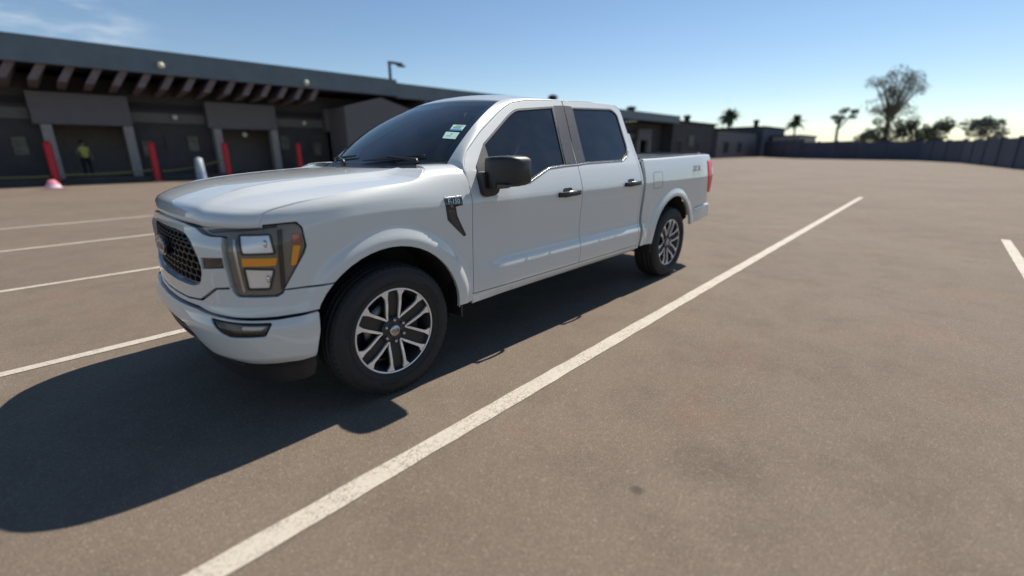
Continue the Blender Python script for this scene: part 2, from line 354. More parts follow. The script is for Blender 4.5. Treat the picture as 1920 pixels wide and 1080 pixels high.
for mir in (False,True):
    # fender
    fo=[(1.054,.790),(1.1695,.963),(1.1835,.998),(1.1755,1.107),(1.154,1.1375),(1.093,1.1425)]+HS+[(1.995,1.45),(2.01,1.52),(2.20,1.52),(SD1,1.47),(SD1,.45),(sx(.478),.45)]+ARCF[::-1]
    fo=[q for q in fo if not (q[0]<sx(-.3) and q[1]<.789)]
    fo=fo+[(sx(-.01-.487*math.cos(math.asin((.790-.44)/.487))),.790)]
    fe=panel('fender',Wfront,fo[0:1]+fo[1:],paint,T,mir=mir,step=.015,depth=.03)
    # side badge
    vb=[(2.025,1.160),(2.174,1.170),(2.175,1.112),(2.117,1.106),(2.128,1.05),(2.203,.918),(2.180,.909),(2.046,1.03)]
    fv=panel('fender_vent',Wfront,rnd(vb,.006),M['gloss'],fe,off=.004,depth=.006,step=.02,mir=mir)
    panel('vent_inlay',Wfront,rnd([(2.052,1.085),(2.106,1.092),(2.116,1.04),(2.178,.925),(2.168,.925),(2.068,1.02)],.004),M['bpillar'],fv,off=.0065,depth=.003,step=.02,mir=mir)
    panel('vent_cap',Wfront,[(2.025,1.165),(2.174,1.175),(2.174,1.169),(2.025,1.159)],M['silver'],fv,off=.009,depth=.006,step=.02,gap=0,bevel=.001,mir=mir)
    # doors
    DTF=[(SD1,1.36),(2.285,1.415),(2.325,1.468),(2.522,1.619),(2.774,1.778),(2.87,1.832),(2.965,1.876),(3.138,1.912),(3.35,1.932),(3.640,1.950)]
    WF=rnd([(2.43,1.235),(2.515,1.53),(2.891,1.776),(2.989,1.824),(3.477,1.880),(3.335,1.338),(3.115,1.326),(2.861,1.234)],[.02,.005,.10,.05,.012,.005,.05,.05])
    SBt=3.600
    do=[(SD1,.50)]+DTF+[(SB,1.30),(SB,.50)]
    door=panel('front_door',Wcab,rnd(do,[.012,0,0,.01,.03,0,.05,0,0,0,.01,.01,.012]),paint,T,holes=[WF],mir=mir,step=.0145)
    WR=rnd([(3.617,1.353),(3.757,1.891),(4.429,1.921),(4.505,1.870),(4.43,1.49),(4.352,1.407),(4.234,1.364)],[.006,.012,.05,.06,.06,.05,.05])
    do=[(SB,.50),(SB,1.30),(3.648,1.950),(4.0,1.970),(4.40,1.981),(4.54,1.970),(4.60,1.91),(SD2+.045,1.66),(SD2,1.34),(SD2,.50)]
    rdoor=panel('rear_door',Wcab,rnd(do,[.012,0,.01,0,.05,.05,.05,.02,0,.012]),paint,T,holes=[WR],mir=mir,step=.0145)
    for dd,wn in ((door,WF),(rdoor,WR)):
        panel('side_window',Wcab,wn,M['sideg'],dd,off=-.010,depth=.003,gap=-.004,step=.05,mir=mir)
        l=np.array(wn); l=l if area(l)>0 else l[::-1]
        panel('window_seal',Wcab,l,M['plastic'],dd,holes=[inset(l,.013)],off=-.002,depth=.012,gap=.0005,bevel=.002,step=.03,mir=mir)
    # belt trim, b pillar covers, sail
    bl=[(2.44,1.236),(2.855,1.236),(3.110,1.328),(3.338,1.341),(SB-.003,1.345)]
    def ribbon(c,w): return [(a,b-w) for a,b in c]+[(a,b) for a,b in c[::-1]]
    panel('belt_trim',Wcab,rnd(ribbon(bl,.013),.004),M['trim'],door,off=.005,depth=.008,gap=0,bevel=.003,step=.03,mir=mir)
    bl=[(SB+.003,1.345),(3.62,1.355),(4.235,1.366),(4.353,1.409),(4.432,1.485)]
    panel('belt_trim',Wcab,rnd([(a,b-.013) for a,b in bl[:3]]+[(4.361,1.398),(4.445,1.482)]+bl[::-1],.004),M['trim'],rdoor,off=.005,depth=.008,gap=0,bevel=.003,step=.03,mir=mir)
    panel('pillar_cover',Wcab,[(3.338,1.346),(SB-.004,1.349),(3.634,1.905),(3.490,1.892)],M['bpillar'],door,off=.003,depth=.006,gap=0,step=.05,mir=mir)
    panel('pillar_cover',Wcab,[(SB+.004,1.350),(3.616,1.357),(3.754,1.903),(3.642,1.906)],M['bpillar'],rdoor,off=.003,depth=.006,gap=0,step=.05,mir=mir)
    panel('mirror_sail',Wcab,rnd([(2.345,1.285),(2.365,1.365),(2.518,1.538),(2.492,1.285)],.006),M['bpillar'],door,off=.006,depth=.01,gap=0,step=.05,mir=mir)
    # handles
    for dd,hs in ((door,3.16),(rdoor,4.18)):
        hz=1.108 if dd is door else 1.132
        cup=rnd([(hs+.06,hz-.028),(hs+.06,hz+.048),(hs+.19,hz+.05),(hs+.19,hz-.024)],.03)
        panel('handle_cup',Wcab,cup,M['plastic'],dd,off=.0012,depth=.002,gap=0,step=.02,bevel=.001,mir=mir)
        mb=MB(); pr=[]
        for k in range(13):
            q=k/12; s_=hs+.285*q; bow=.030*math.sin(math.pi*min(max(q*1.0,0.0),1))**.35 if 0<q<1 else .006
            P0=Wcab(s_,hz); ring=[]
            for a in range(12):
                an=2*math.pi*a/12; ca,sa=math.cos(an),math.sin(an)
                ring.append((P0[0],P0[1]-(bow+.004)-.011*np.sign(ca)*abs(ca)**.55,P0[2]+.004*q+.019*np.sign(sa)*abs(sa)**.5))
            pr.append(ring)
        v=[p for r_ in pr for p in r_]; f=[(i*12+a,i*12+(a+1)%12,(i+1)*12+(a+1)%12,(i+1)*12+a) for i in range(12) for a in range(12)]+[tuple(range(12)),tuple(144+a for a in range(12))]
        if mir: v=[(p[0],-p[1],p[2]) for p in v]
        mb.add(v,f,True); hd=mb.build('door_handle',M['plastic'],dd)
        mb=MB(); P0=Wcab(hs+.01,hz); P1=Wcab(hs+.275,hz); sg=-1 if mir else 1
        mb.tube([(P0[0],sg*(P0[1]-.036),P0[2]+.0205),(P1[0],sg*(P1[1]-.036),P1[2]+.0245)],.004,6); mb.build('handle_strip',M['silver'],hd)
    # rocker, cab corner, bedside
    panel('rocker_panel',Wcab,[(SD1,.425),(SD1,.497),(SD2,.497),(SD2,.440)],paint,T,off=-.004,step=.04,mir=mir)
    panel('cab_corner',Wcab,[(SD2,.46),(SD2,1.34),(SD2+.040,1.66),(SG1+.044,1.66),(SG1,1.34),(SG1,.46)],paint,T,step=.03,mir=mir,depth=.05)
    bo=[(SG2,.47),(SG2,1.37),(SG2+.005,1.455),(SE-.03,1.455),(SE-.01,1.43),(SE,1.292),(SE-.262,1.292),(SE-.262,1.20),(SE-.135,.905),(SE-.04,.905),(SE-.03,.775),(sx(4.28),.755),(sx(4.22),.58)]
    bo=[(SG2,.47),(SG2,1.34),(SG2+.005,1.410),(SE-.03,1.410),(SE-.012,1.39),(SE-.006,1.292),(SE-.155,1.292),(SE-.145,1.12),(SE-.09,.925),(SE-.045,.78),(sx(4.30),.760),(sx(4.176),.56)]
    a2=[q for q in ARCR if not (q[0]>sx(3.69) and q[1]<.56)]
    bed=panel('bedside',Wbed,bo+a2[::-1]+[(sx(3.203),.47)],paint,T,mir=mir,step=.017,depth=.03)
    fd=rnd([(4.78,1.224),(4.98,1.222),(4.98,1.061),(4.775,1.058)],.03)
    panel('fuel_door',Wbed,fd,paint,bed,off=.0015,depth=.004,gap=.001,step=.03,mir=mir) if not mir else None
    if not mir:
        l=np.array(fd); l=l if area(l)>0 else l[::-1]
        panel('fuel_door_seam',Wbed,inset(l,-.003),M['dark'],bed,holes=[inset(l,.0008)],off=.0008,depth=.001,gap=0,bevel=.0005,step=.03)
    # lamp
    hp=empty('headlight',(0,0,0)); hp.parent=T; hp.location=-Vector(T.location)
    hl=hp
    def lp(n,poly,mt,off,par=None,**k): return panel(n,Wfront,poly,mt,par or hl,off=off,step=k.pop('step',.02),mir=mir,**k)
    li=np.array(lamp); li=li if area(li)>0 else li[::-1]
    lp('lamp_housing',inset(li,.002),M['house'],-.016,depth=.012,gap=0)
    lp('lamp_lens',lamp,M['lens'],.001,depth=.014,gap=.0012)
    r1=[(.872,1.106),(1.02,1.092),(1.031,.977),(.882,.982)]; r2=[(.883,.899),(1.017,.888),(.985,.800),(.886,.803)]
    for rr in (r1,r2):
        q=np.array(rr); q=q if area(q)>0 else q[::-1]; q=np.array(rnd(q.tolist(),.006))
        lp('lamp_bezel',inset(q,-.010),M['alloyd'],-.008,holes=[q],depth=.009,gap=0)
        cup=lp('reflector',q,M['refl'],-.0145,depth=.002,gap=0)
        c=q.mean(0); W0=Wfront(c[0]+.045,c[1]); n0=normal(Wfront,c[0]+.045,c[1])
        mb=MB(); cc=W0-n0*.012; sg=-1 if mir else 1
        for i in range(1): 
            v=[];f=[]
            for a in range(7):
                for b in range(14):
                    th=math.pi*a/6; ph=2*math.pi*b/14; v.append((cc[0]+.012*math.sin(th)*math.cos(ph)*.8,sg*(cc[1]+.013*math.sin(th)*math.sin(ph)),cc[2]+.020*math.cos(th)))
            f=[(a*14+b,a*14+(b+1)%14,(a+1)*14+(b+1)%14,(a+1)*14+b) for a in range(6) for b in range(14)]
            mb.add(v,f,True)
        mb.build('lamp_bulb',M['chrome'],hl,fix=False)
    lp('turn_signal',rnd([(.876,.957),(1.047,.950),(1.032,.911),(.872,.915)],.005),M['amber'],-.010,depth=.008,gap=0)
    lp('side_marker',rnd([(1.125,1.012),(1.160,1.007),(1.128,.905),(1.100,.905)],.008),M['amber'],-.007,depth=.012,gap=0)
    lp('side_reflector',rnd([(1.122,1.080),(1.160,1.072),(1.162,1.018),(1.126,1.022)],.006),M['redm'],-.007,depth=.012,gap=0)
    lp('lamp_divider',[(1.060,1.115),(1.082,1.115),(1.062,.80),(1.040,.785)],M['alloyd'],-.006,depth=.012,gap=0)
    lp('lamp_light_pipe',rnd([(.834,1.088),(.850,1.088),(.866,.785),(.850,.782)],.004),M['silver'],-.008,depth=.010,gap=0)
    lp('lamp_brow',[(.640,1.136),(.77,1.146),(1.06,1.139),(1.06,1.128),(.77,1.130),(.68,1.122)],M['alloyd'],-.006,depth=.012,gap=0)
# ---- hood
def hood():
    nu,nv=121,81; Es=Cub([(i/(len(HS)-1),h[0]) for i,h in enumerate(HS)]); 
    arc=np.concatenate([[0],np.cumsum([np.hypot(HS[i+1][0]-HS[i][0],HS[i+1][1]-HS[i][1]) for i in range(len(HS)-1)])]); arc/=arc[-1]
    v=np.concatenate([np.linspace(0,.12,14)[:-1],np.linspace(.12,1,nv-13)])
    hs=np.interp(v,arc,[h[0] for h in HS]); ht=np.interp(v,arc,[h[1] for h in HS]); E=Wfront(hs,ht)
    u=np.sin(np.linspace(-1,1,nu)*math.pi/2)*.35+np.linspace(-1,1,nu)*.65
    zc=Cub([(-.93,1.126),(-.918,1.165),(-.895,1.190),(-.86,1.207),(-.78,1.235),(-.6,1.277),(-.4,1.300),(-.1,1.322),(.2,1.338),(.5,1.346)])
    P=np.zeros((nu,len(v),3)); g=(E[:,0]-E[0,0])/(E[-1,0]-E[0,0])
    for i,uu in enumerate(u):
        a=abs(uu); xf=float(Wfront(.985*a,1.150+.016*(1-a))[0]); xr=.25+(E[-1,0]-.25)*a**2
        x=xf+(xr-xf)*g; y=E[:,1]*(-uu)*(-1)
        yf=float(Wfront(.985*a,1.150)[1]); y=np.where(True, E[:,1]*a + (yf-E[0,1]*a)*(1-g)**3, 0)*np.sign(uu) if a>0 else 0*x
        # dome edge runs in from the front corners
        hw=.50+.14*np.clip(g,0,1); yy=np.abs(y)
        dome=1-sm(hw,hw+.085,yy)
        fr=1-a**2.4
        ze=E[:,2]; zcc=zc(x-(xf-(-.93))*(1-g)**2) if True else 0
        shape=.40*dome+.60*fr
        z=ze+(zcc-ze)*shape
        # small crease along the dome edge
        z=z+.005*np.exp(-((yy-hw)/.022)**2)*sm(.06,.25,g)*(a<.98)
        lip=1.150+.016*(1-a); P[i]=np.stack([x,y,z],-1)
    P[0,:,1]+=.0065*np.sign(-P[0,:,1]); P[-1,:,1]+=.0065*np.sign(-P[-1,:,1])
    # fold the rim down
    out=np.zeros((nu+2,len(v)+2,3)); out[1:-1,1:-1]=P; out[0,1:-1]=P[0]-[-.004,-.010,.02]; out[-1,1:-1]=P[-1]-[-.004,.010,.02]
    out[:,0]=out[:,1]+np.array([.012,0,-.022]); out[:,-1]=out[:,-2]-[0.004,0,.02]
    return out
HP=hood(); hd=grid('hood',HP,paint,T,thick=0)
# ---- cab roof, pillars and rear corners as one shell strip per side
def roofz(x,y): return Cub([(1.0,1.868),(1.135,1.880),(1.3,1.898),(1.6,1.914),(2.0,1.920),(2.4,1.915),(2.7,1.900),(2.85,1.885),(2.93,1.862),(2.97,1.835)])(x)-.052*(np.abs(y)/.60)**2.4
def roofzz(x,y,u):
    e=WS(u,1.); f=np.exp(-np.maximum(np.asarray(x,float)-float(e[0]),0)/.085); return roofz(x,y)*(1-f)+(float(e[2])+.002)*f
def strip_curves():
    O=[(SD1+.0,1.25),(SD1,1.36),(2.285,1.415),(2.325,1.468),(2.522,1.619),(2.774,1.778),(2.87,1.832),(2.965,1.876),(3.138,1.912),(3.35,1.932),(3.644,1.950),(4.0,1.970),(4.40,1.981),(4.54,1.970),(4.60,1.91),(SD2+.055,1.72),(SD2+.040,1.66)]
    O=rnd([(SD1,1.0)]+O+[(SD2+.01,1.2)],.03)[5:-5]; out=[]
    for a,b in zip(O[:-1],O[1:]):
        a=np.array(a); b=np.array(b); k=max(1,int(math.ceil(np.hypot(*(b-a))/.05)))
        for j in range(k): out.append(a+(b-a)*j/k)
    out.append(np.array(O[-1])); return np.array(out)
OC=strip_curves()
OP=Wcab(OC[:,0],OC[:,1]); ON=normal(Wcab,OC[:,0],OC[:,1])
inner=[]
for (s_,t_),P_ in zip(OC,OP):
    x,y,z=P_
    if x<1.30:
        v_=np.clip((z-1.34)/(1.785-1.34),0,1); q=WS(1.0,v_); q=np.array(q); inner.append(q+[0,0,.004])
    elif x<2.88 and t_>1.75:
        inner.append(np.array([x,-.590-.032*math.exp(-(x-1.222)/.10),float(roofzz(x,.590,.98))]))
    else:
        zz=z; inner.append(np.array([min(2.965,x+.06),y+.075,zz+.0]))
inner=np.array(inner)
# smooth the inner rail
for _ in range(3): inner[1:-1]=inner[1:-1]*.5+.25*(inner[:-2]+inner[2:])
SP=[]
for o,n,i in zip(OP,ON,inner):
    d=i-o; tn=np.array([0,0,0.])
    up=d-n*(d@n); up/=np.linalg.norm(up)+1e-9; L_=np.linalg.norm(d)
    c1=o+up*L_*.30; c2=i+n*L_*.06+(o-i)*.30
    SP.append([(1-t)**3*o+3*(1-t)**2*t*c1+3*(1-t)*t*t*c2+t**3*i for t in np.linspace(0,1,9)])
SP=np.array(SP); fold=SP[:,:1]-ON[:,None]*.018; SP=np.concatenate([fold,SP],1)
for mir in (False,True): grid('roof_pillar',mirP(SP) if mir else SP,paint,T)
# roof skin
xs=np.linspace(0,1,40); RP=[]
for uu in np.linspace(-1,1,31):
    x0=float(WS(uu,1.)[0])-.004; y=uu*.596; x=x0+(2.965-x0)*xs; RP.append(np.stack([x,y+uu*.032*np.exp(-(x-x0)/.10),roofzz(x,y,abs(uu))],-1))
RP=np.array(RP); fr=RP[:,:1]+[0.006,0,-.03]; bk=RP[:,-1:]+[0,0,-.10]; RP=np.concatenate([fr,RP,bk],1)
rf=grid('roof',RP,paint,T)
# scuttle corners between fender top, cowl and pillar foot
for mir in (False,True):
    A_=[];B_=[]
    for k in np.linspace(0,1,8):
        a=Wfront(2.00+(SD1-2.00)*k,1.515-.055*k); b=WS(.90+.10*k,0.0)*(1-k**3)+np.array([.60,-.815,1.358])*k**3
        A_.append(a-[0,0,.002]); B_.append(b-[0,0,.004])
    P_=np.stack([np.array(A_),np.array(A_)*.5+np.array(B_)*.5+[0,0,.004],np.array(B_)],1); grid('scuttle_corner',mirP(P_) if mir else P_,paint,T)
# cab back wall and glass
mb=MB(); yb=[(.60,1.76),(.80,1.45),(.90,1.30),(.92,.5)]
mb.add([(2.955,s*y,z) for s in (-1,1) for y,z in yb],[(0,1,5,4),(1,2,6,5),(2,3,7,6)]); mb.build('cab_back_wall',paint,T)
mb=MB(); mb.prism([(-.62,1.38),(.62,1.38),(.52,1.72),(-.52,1.72)],lambda a,b,d:(d,a,b),2.958,2.972); mb.build('rear_window',M['sideg'],T)
# windshield
U,V_=np.meshgrid(np.linspace(-1,1,33),np.linspace(0,1,17),indexing='ij'); wsP=WS(U,V_)
wsg=grid('windshield',wsP,M['ws'],T)
mb=MB()
def wquad(u0,u1,v0,v1,off=.0,n=12):
    a=np.linspace(0,1,n); return a
def wsn(u,v):
    e=1e-3; n=np.cross(WS(u,v+e)-WS(u,v-e),WS(u+e,v)-WS(u-e,v)); n/=np.linalg.norm(n); return n if n[2]>0 else -n
def wstrip(path,off):   # path of (u,v,u2,v2)
    vs=[]; 
    for (a,b,c,d) in path:
        vs.append(WS(a,b)+wsn(a,b)*off); vs.append(WS(c,d)+wsn(c,d)*off)
    return vs,[(2*i,2*i+1,2*i+3,2*i+2) for i in range(len(path)-1)]
pth=[(1,v,.94,v) for v in np.linspace(0,1,14)]; v,f=wstrip(pth,-.004); mb.add(v,f,True)
pth=[(-1,v,-.925,v) for v in np.linspace(0,1,14)]; v,f=wstrip(pth,-.004); mb.add(v,f,True)
pth=[(u,1,u,.955-(.09 if abs(u)<.30 else .0)) for u in np.linspace(-1,1,41)]; v,f=wstrip(pth,-.0045); mb.add(v,f,True)
pth=[(u,0,u,.055) for u in np.linspace(-1,1,30)]; v,f=wstrip(pth,-.0045); mb.add(v,f,True)
mb.build('glass_frit',M['gloss'],wsg,fix=False)
def wpatch(n,c4,off,mat,par):
    m_=MB(); vs=[]; k=6
    for i in range(k+1):
        for j in range(k+1):
            a,b=i/k,j/k; q=(1-a)*(1-b)*np.array(c4[0])+a*(1-b)*np.array(c4[1])+a*b*np.array(c4[2])+(1-a)*b*np.array(c4[3])
            vs.append(WS(q[0],q[1])+wsn(q[0],q[1])*off)
    m_.add(vs,[(i*(k+1)+j,i*(k+1)+j+1,(i+1)*(k+1)+j+1,(i+1)*(k+1)+j) for i in range(k) for j in range(k)],True); return m_.build(n,mat,par,fix=False)
def sub(c4,a0,a1,b0,b1):
    q=lambda a,b:tuple((1-a)*(1-b)*np.array(c4[0])+a*(1-b)*np.array(c4[1])+a*b*np.array(c4[2])+(1-a)*b*np.array(c4[3]))
    return [q(a0,b0),q(a1,b0),q(a1,b1),q(a0,b1)]
s1=[(.805,.527),(.934,.516),(.940,.423),(.820,.435)]; s2=[(.799,.419),(.934,.403),(.940,.308),(.819,.326)]
a=wpatch('sticker',s1,.003,M['stick'],wsg); wpatch('sticker',s2,.003,M['stick'],wsg); wpatch('sticker_band',sub(s1,0.02,.98,.76,1),.0042,M['stickb'],wsg)
for c4,rows in ((s1,((.12,.22,.3,.9),(.30,.62,.15,.8))),(s2,((.22,.34,.45,.62),(.55,.63,.2,.55)))):
    for b0,b1,a0,a1 in rows:
        n_=int((a1-a0)*16)
        for k in range(n_): wpatch('sticker_print',sub(c4,a0+(a1-a0)*k/n_,a0+(a1-a0)*(k+.62)/n_,b0,b1),.0045,M['ink'],wsg)
# cowl
CU=np.linspace(-1,1,41); c0=[];c1=[]
for u_ in CU:
    q=WS(u_,0.02); c1.append(q+[-.004,0,.003]); a_=abs(u_); c0.append(np.array([.23+(.41-.23)*a_**2,-u_*.80,1.318-.012*a_**2]))
c0=np.array(c0);c1=np.array(c1)
cw=grid('cowl_panel',np.stack([c0-[.05,0,.02],c0,c0*.5+c1*.5-[0,0,.012],c1],1),M['plastic'],T)
mb=MB()
for k in range(26):
    i=6+k; p0=c0[i]; p1=c1[i]; a_=p0*.75+p1*.25; b_=p0*.3+p1*.7; mb.box(a_[0],b_[0],a_[1]-.006,a_[1]+.006,a_[2]-.008,a_[2]+.004)
mb.build('cowl_louvre',M['bpillar'],cw)
def wiper(u0,u1,v1,au,name='wiper'):
    b=empty(name,(0,0,0)); b.parent=T; b.location=-Vector(T.location)
    m_=MB(); pts=[]
    for k in range(13):
        q=k/12; u_=u0+(u1-u0)*q; v_=.035+(v1-.035)*q; pts.append(WS(u_,v_)+wsn(u_,v_)*.014)
    m_.tube(pts,[.004+.006*math.sin(math.pi*k/12)**.5 for k in range(13)],6); m_.build('wiper_blade',M['plastic'],b)
    m_=MB(); mid=WS(u0+(u1-u0)*.5,.035+(v1-.035)*.5); mid=mid+wsn(u0,.1)*.03; base=np.array(WS(au,0))+[-.09,0,.0]
    m_.tube([base,base+[0,0,.028],base*.6+mid*.4+[0,0,.02],mid],[.018,.016,.010,.008],6); m_.build('wiper_arm',M['plastic'],b)
wiper(.10,.80,.09,.86); wiper(-.86,-.12,.10,-.02)
# ---- nose
HFl=[(s,1.150+.0155*(1-abs(s)/.985)-.012) for s in np.linspace(-.56,.56,15)]
def symm(half): return half+[(-a,b) for a,b in half[::-1] if abs(a)>1e-6]
sur=symm([(0,1.166),(.20,1.164),(.40,1.156),(.560,1.141),(.640,1.110),(.700,1.1005),(.780,1.0995),(.799,.79),(.800,.812),(.694,.800),(.600,.750),(.543,.722),(.372,.706),(0,.700)])
op=symm([(0,1.116),(.30,1.113),(.451,1.100),(.539,1.047),(.605,.938),(.614,.893),(.598,.856),(.558,.802),(.46,.785),(.24,.779),(0,.778)])
op=rnd(op,[0,0,.05,.03,.04,.02,.02,.04,.03,0]+[0]+[0,.03,.04,.02,.02,.04,.03,.05,0]) if False else rnd(op,.03)
stp=rnd([(.628,.948),(.786,.958),(.787,.912),(.624,.895)],.003)
gr=panel('grille_surround',Wfront,rnd(sur,.008),paint,T,holes=[op,stp,[(-a,b) for a,b in stp]],off=.006,step=.025,depth=.05)
for sg in (1,-1): panel('grille_side_strip',Wfront,[(sg*a,b) for a,b in stp],M['gloss'],gr,off=-.004,depth=.01,gap=0)
rimi=np.array(op); rimi=rimi if area(rimi)>0 else rimi[::-1]
panel('grille_inner_rim',Wfront,inset(rimi,-.004),M['gloss'],gr,holes=[inset(rimi,.012)],off=-.018,depth=.05,gap=0,step=.03)
panel('radiator',Wfront,inset(rimi,-.02),M['dark'],gr,off=-.085,depth=.01,gap=0,step=.06)
# honeycomb
mb=MB(); cw_,ch=.074,.050
def bar(p0,p1,w=.0085):
    d=np.array(p1)-p0; l=np.hypot(*d); n=np.array([-d[1],d[0]])/l*w*.5; q=[np.array(p0)+n,np.array(p0)-n,np.array(p1)-n,np.array(p1)+n]
    vs=[]
    for o_ in (-.022,-.058):
        for a_,b_ in q:
            vs.append(Wfront(a_,b_)+normal(Wfront,a_,b_)*o_)
    mb.add(vs,[(0,1,2,3),(0,4,5,1),(2,6,7,3),(1,5,6,2),(3,7,4,0)])
rin=inset(rimi,-.006)
hexes=0
for r_ in range(-1,13):
    for c_ in range(-12,13):
        cx=c_*cw_+(cw_/2 if r_%2 else 0); cz=.775+r_*ch*.75
        pts=[(cx-cw_/2,cz-ch*.20),(cx-cw_*.28,cz-ch*.42),(cx+cw_*.28,cz-ch*.42),(cx+cw_/2,cz-ch*.20),(cx+cw_/2,cz+ch*.20)]
        for a_,b_ in zip(pts[:-1],pts[1:]):
            m0=((a_[0]+b_[0])/2,(a_[1]+b_[1])/2)
            if pip(rin,m0[0],m0[1]) and pip(rin,a_[0],a_[1]) and pip(rin,b_[0],b_[1]): bar(a_,b_)
gm=mb.build('grille_mesh',M['plastic'],gr,fix=False)
# badge
def oval(n,rx,rz,off,mat,par,cs=0,cz=.945,ring=None,depth=.01):
    e=[(cs+rx*math.cos(a),cz+rz*math.sin(a)) for a in np.linspace(0,2*math.pi,40,endpoint=False)]
    h=[]
    if ring: h=[[(cs+(rx-ring)*math.cos(a),cz+(rz-ring)*math.sin(a)) for a in np.linspace(0,2*math.pi,40,endpoint=False)]]
    return panel(n,Wfront,e,mat,par,holes=h,off=off,depth=depth,gap=0,step=.03)
bd=oval('emblem_backing',.135,.062,.004,M['gloss'],gr,depth=.05); oval('emblem_plate',.118,.050,.010,M['blue'],bd); oval('emblem_ring',.122,.053,.0125,M['silver'],bd,ring=.008,depth=.006)
def text(name,body,size,M4,mat,par,ext=.001,bold=0,shear=0):
    cu=bpy.data.curves.new(name,'FONT'); cu.body=body; cu.size=size; cu.extrude=ext; cu.align_x='CENTER'; cu.align_y='CENTER'; cu.offset=bold; cu.shear=shear
    o=bpy.data.objects.new(name+'_tmp',cu); COL.objects.link(o); dg=bpy.context.evaluated_depsgraph_get(); me=bpy.data.meshes.new_from_object(o.evaluated_get(dg)); 
    bpy.data.objects.remove(o); bpy.data.curves.remove(cu); me.name=name; me.materials.clear(); me.transform(M4); return link(name,me,mat,par)
def frameM(P,xa,za,n):
    return Matrix(((xa[0],za[0],n[0],P[0]),(xa[1],za[1],n[1],P[1]),(xa[2],za[2],n[2],P[2]),(0,0,0,1)))
def textW(W,s,t,body,size,mat,par,name,off=.006,**k):
    P=W(s,t); n=normal(W,s,t); xa=W(s+.01,t)-W(s-.01,t); xa/=np.linalg.norm(xa); za=np.cross(n,xa); return text(name,body,size,frameM(P+n*off,xa,za,n),mat,par,**k)
textW(Wfront,0,.945,'Ford',.085,M['silver'],bd,'emblem_script',off=.0125,shear=.35)
textW(Wfront,2.099,1.140,'F-150',.042,M['silver'],fe.children[0] if False else T,'fender_badge',off=.006,bold=.0004)
textW(Wfront,2.080,1.112,'XL',.018,M['silver'],T,'fender_badge',off=.006)
textW(Wbed,5.85,1.217,'ST',.085,M['decg'],T,'bed_decal',off=.0075,ext=.0004,bold=.003)
textW(Wbed,5.965,1.217,'X',.085,M['decr'],T,'bed_decal',off=.0075,ext=.0004,bold=.003)
# ---- bumper cover, bumper
cov=symm([(0,.694),(.372,.700),(.546,.716),(.604,.744),(.694,.793),(.803,.805),(.805,.783),(.829,.7645),(1.020,.7575),(1.047,.7715),(1.055,.786)]+[(sx(-.01-.487*math.cos(math.asin((.786-.44)/.487))),.786)]+[p for p in ARCF if p[0]<sx(0) and .666<p[1]<.784][::-1]+[(1.206,.664),(1.10,.657),(1.005,.655),(.80,.660),(.631,.667),(.51,.681),(.233,.672),(0,.670)])
panel('bumper_cover',Wfront,cov,paint,T,off=0.0,step=.025,depth=.03)
def Wbump(s,t):
    P=Wfront(s,t); x,y,nx,ny=plan(s); b=.030*sm(.36,.44,t)*(1-.55*sm(.60,.66,t))*(1-sm(1.0,1.22,np.abs(s))*.6)
    P=P.copy(); P[...,0]+=nx*b; P[...,1]+=ny*b; return P
fog=rnd([(.655,.648),(.983,.634),(.948,.568),(.778,.566),(.730,.586)],.012)
bo=symm([(0,.662),(.233,.664),(.51,.674),(.631,.664),(.80,.656),(1.005,.648),(1.10,.650),(1.200,.659),(1.196,.55),(1.166,.402),(1.077,.388),(.957,.384),(.80,.384),(.705,.388),(.61,.412),(.525,.465),(.445,.530),(.37,.566),(0,.578)])
bu=panel('front_bumper',Wbump,rnd(bo,.012),paint,T,holes=[fog,[(-a,b) for a,b in fog]],step=.022,depth=.05)
panel('bumper_gap',Wfront,symm([(0,.69),(.5,.70),(.8,.68),(1.18,.68),(1.19,.63),(.8,.63),(.5,.65),(0,.64)]),M['dark'],bu,off=-.02,depth=.01,step=.05)
for sg in (1,-1):
    f_=[(sg*a,b) for a,b in fog]; fl=panel('fog_lamp',Wbump,f_,M['house'],bu,off=-.030,depth=.01,gap=-.004)
    panel('fog_bezel',Wbump,f_,M['dark'],fl,holes=[inset(np.array(f_) if area(f_)>0 else np.array(f_)[::-1],.006)],off=-.006,depth=.03,gap=-.001)
    panel('fog_reflector',Wbump,rnd([(sg*.835,.630),(sg*.955,.624),(sg*.930,.592),(sg*.835,.596)],.006),M['refl'],fl,off=-.024,depth=.004,gap=0)
    panel('fog_lens',Wbump,f_,M['fgl'],fl,off=-.008,depth=.01,gap=.002)
    # tow hook
    mb=MB(); c_=np.array(Wfront(sg*.46,.40))+[.05,0,0]; mb.tube([c_+[.02,-.03*sg,.03],c_+[-.03,-.03*sg,.03],c_+[-.035,0,0],c_+[-.03,.03*sg,-.03],c_+[.02,.03*sg,-.03]],.011,8); mb.build('tow_hook',M['plastic'],bu)
lg=symm([(0,.585),(.38,.575),(.54,.47),(.62,.40),(.74,.378),(.66,.31),(0,.30)])
lgo=panel('lower_grille',Wbump,lg,M['plastic'],T,off=-.035,depth=.02,step=.04)
mb=MB()
for zz in (.36,.41,.46,.51,.55):
    w_=Cub([(.33,.60),(.46,.46),(.56,.33)])(zz); ss=np.linspace(-w_,w_,21); n_=len(ss); vs=[]
    for s_ in ss:
        P_=Wbump(s_,zz); nn=normal(Wfront,s_,zz)
        for o_,dz in ((-.015,-.006),(-.015,.006),(-.035,.006),(-.035,-.006)): vs.append(P_+nn*o_+[0,0,dz])
    mb.add(vs,[(i*4+k,i*4+(k+1)%4,(i+1)*4+(k+1)%4,(i+1)*4+k) for i in range(n_-1) for k in range(4)])
mb.build('lower_grille_bar',M['plastic'],lgo)
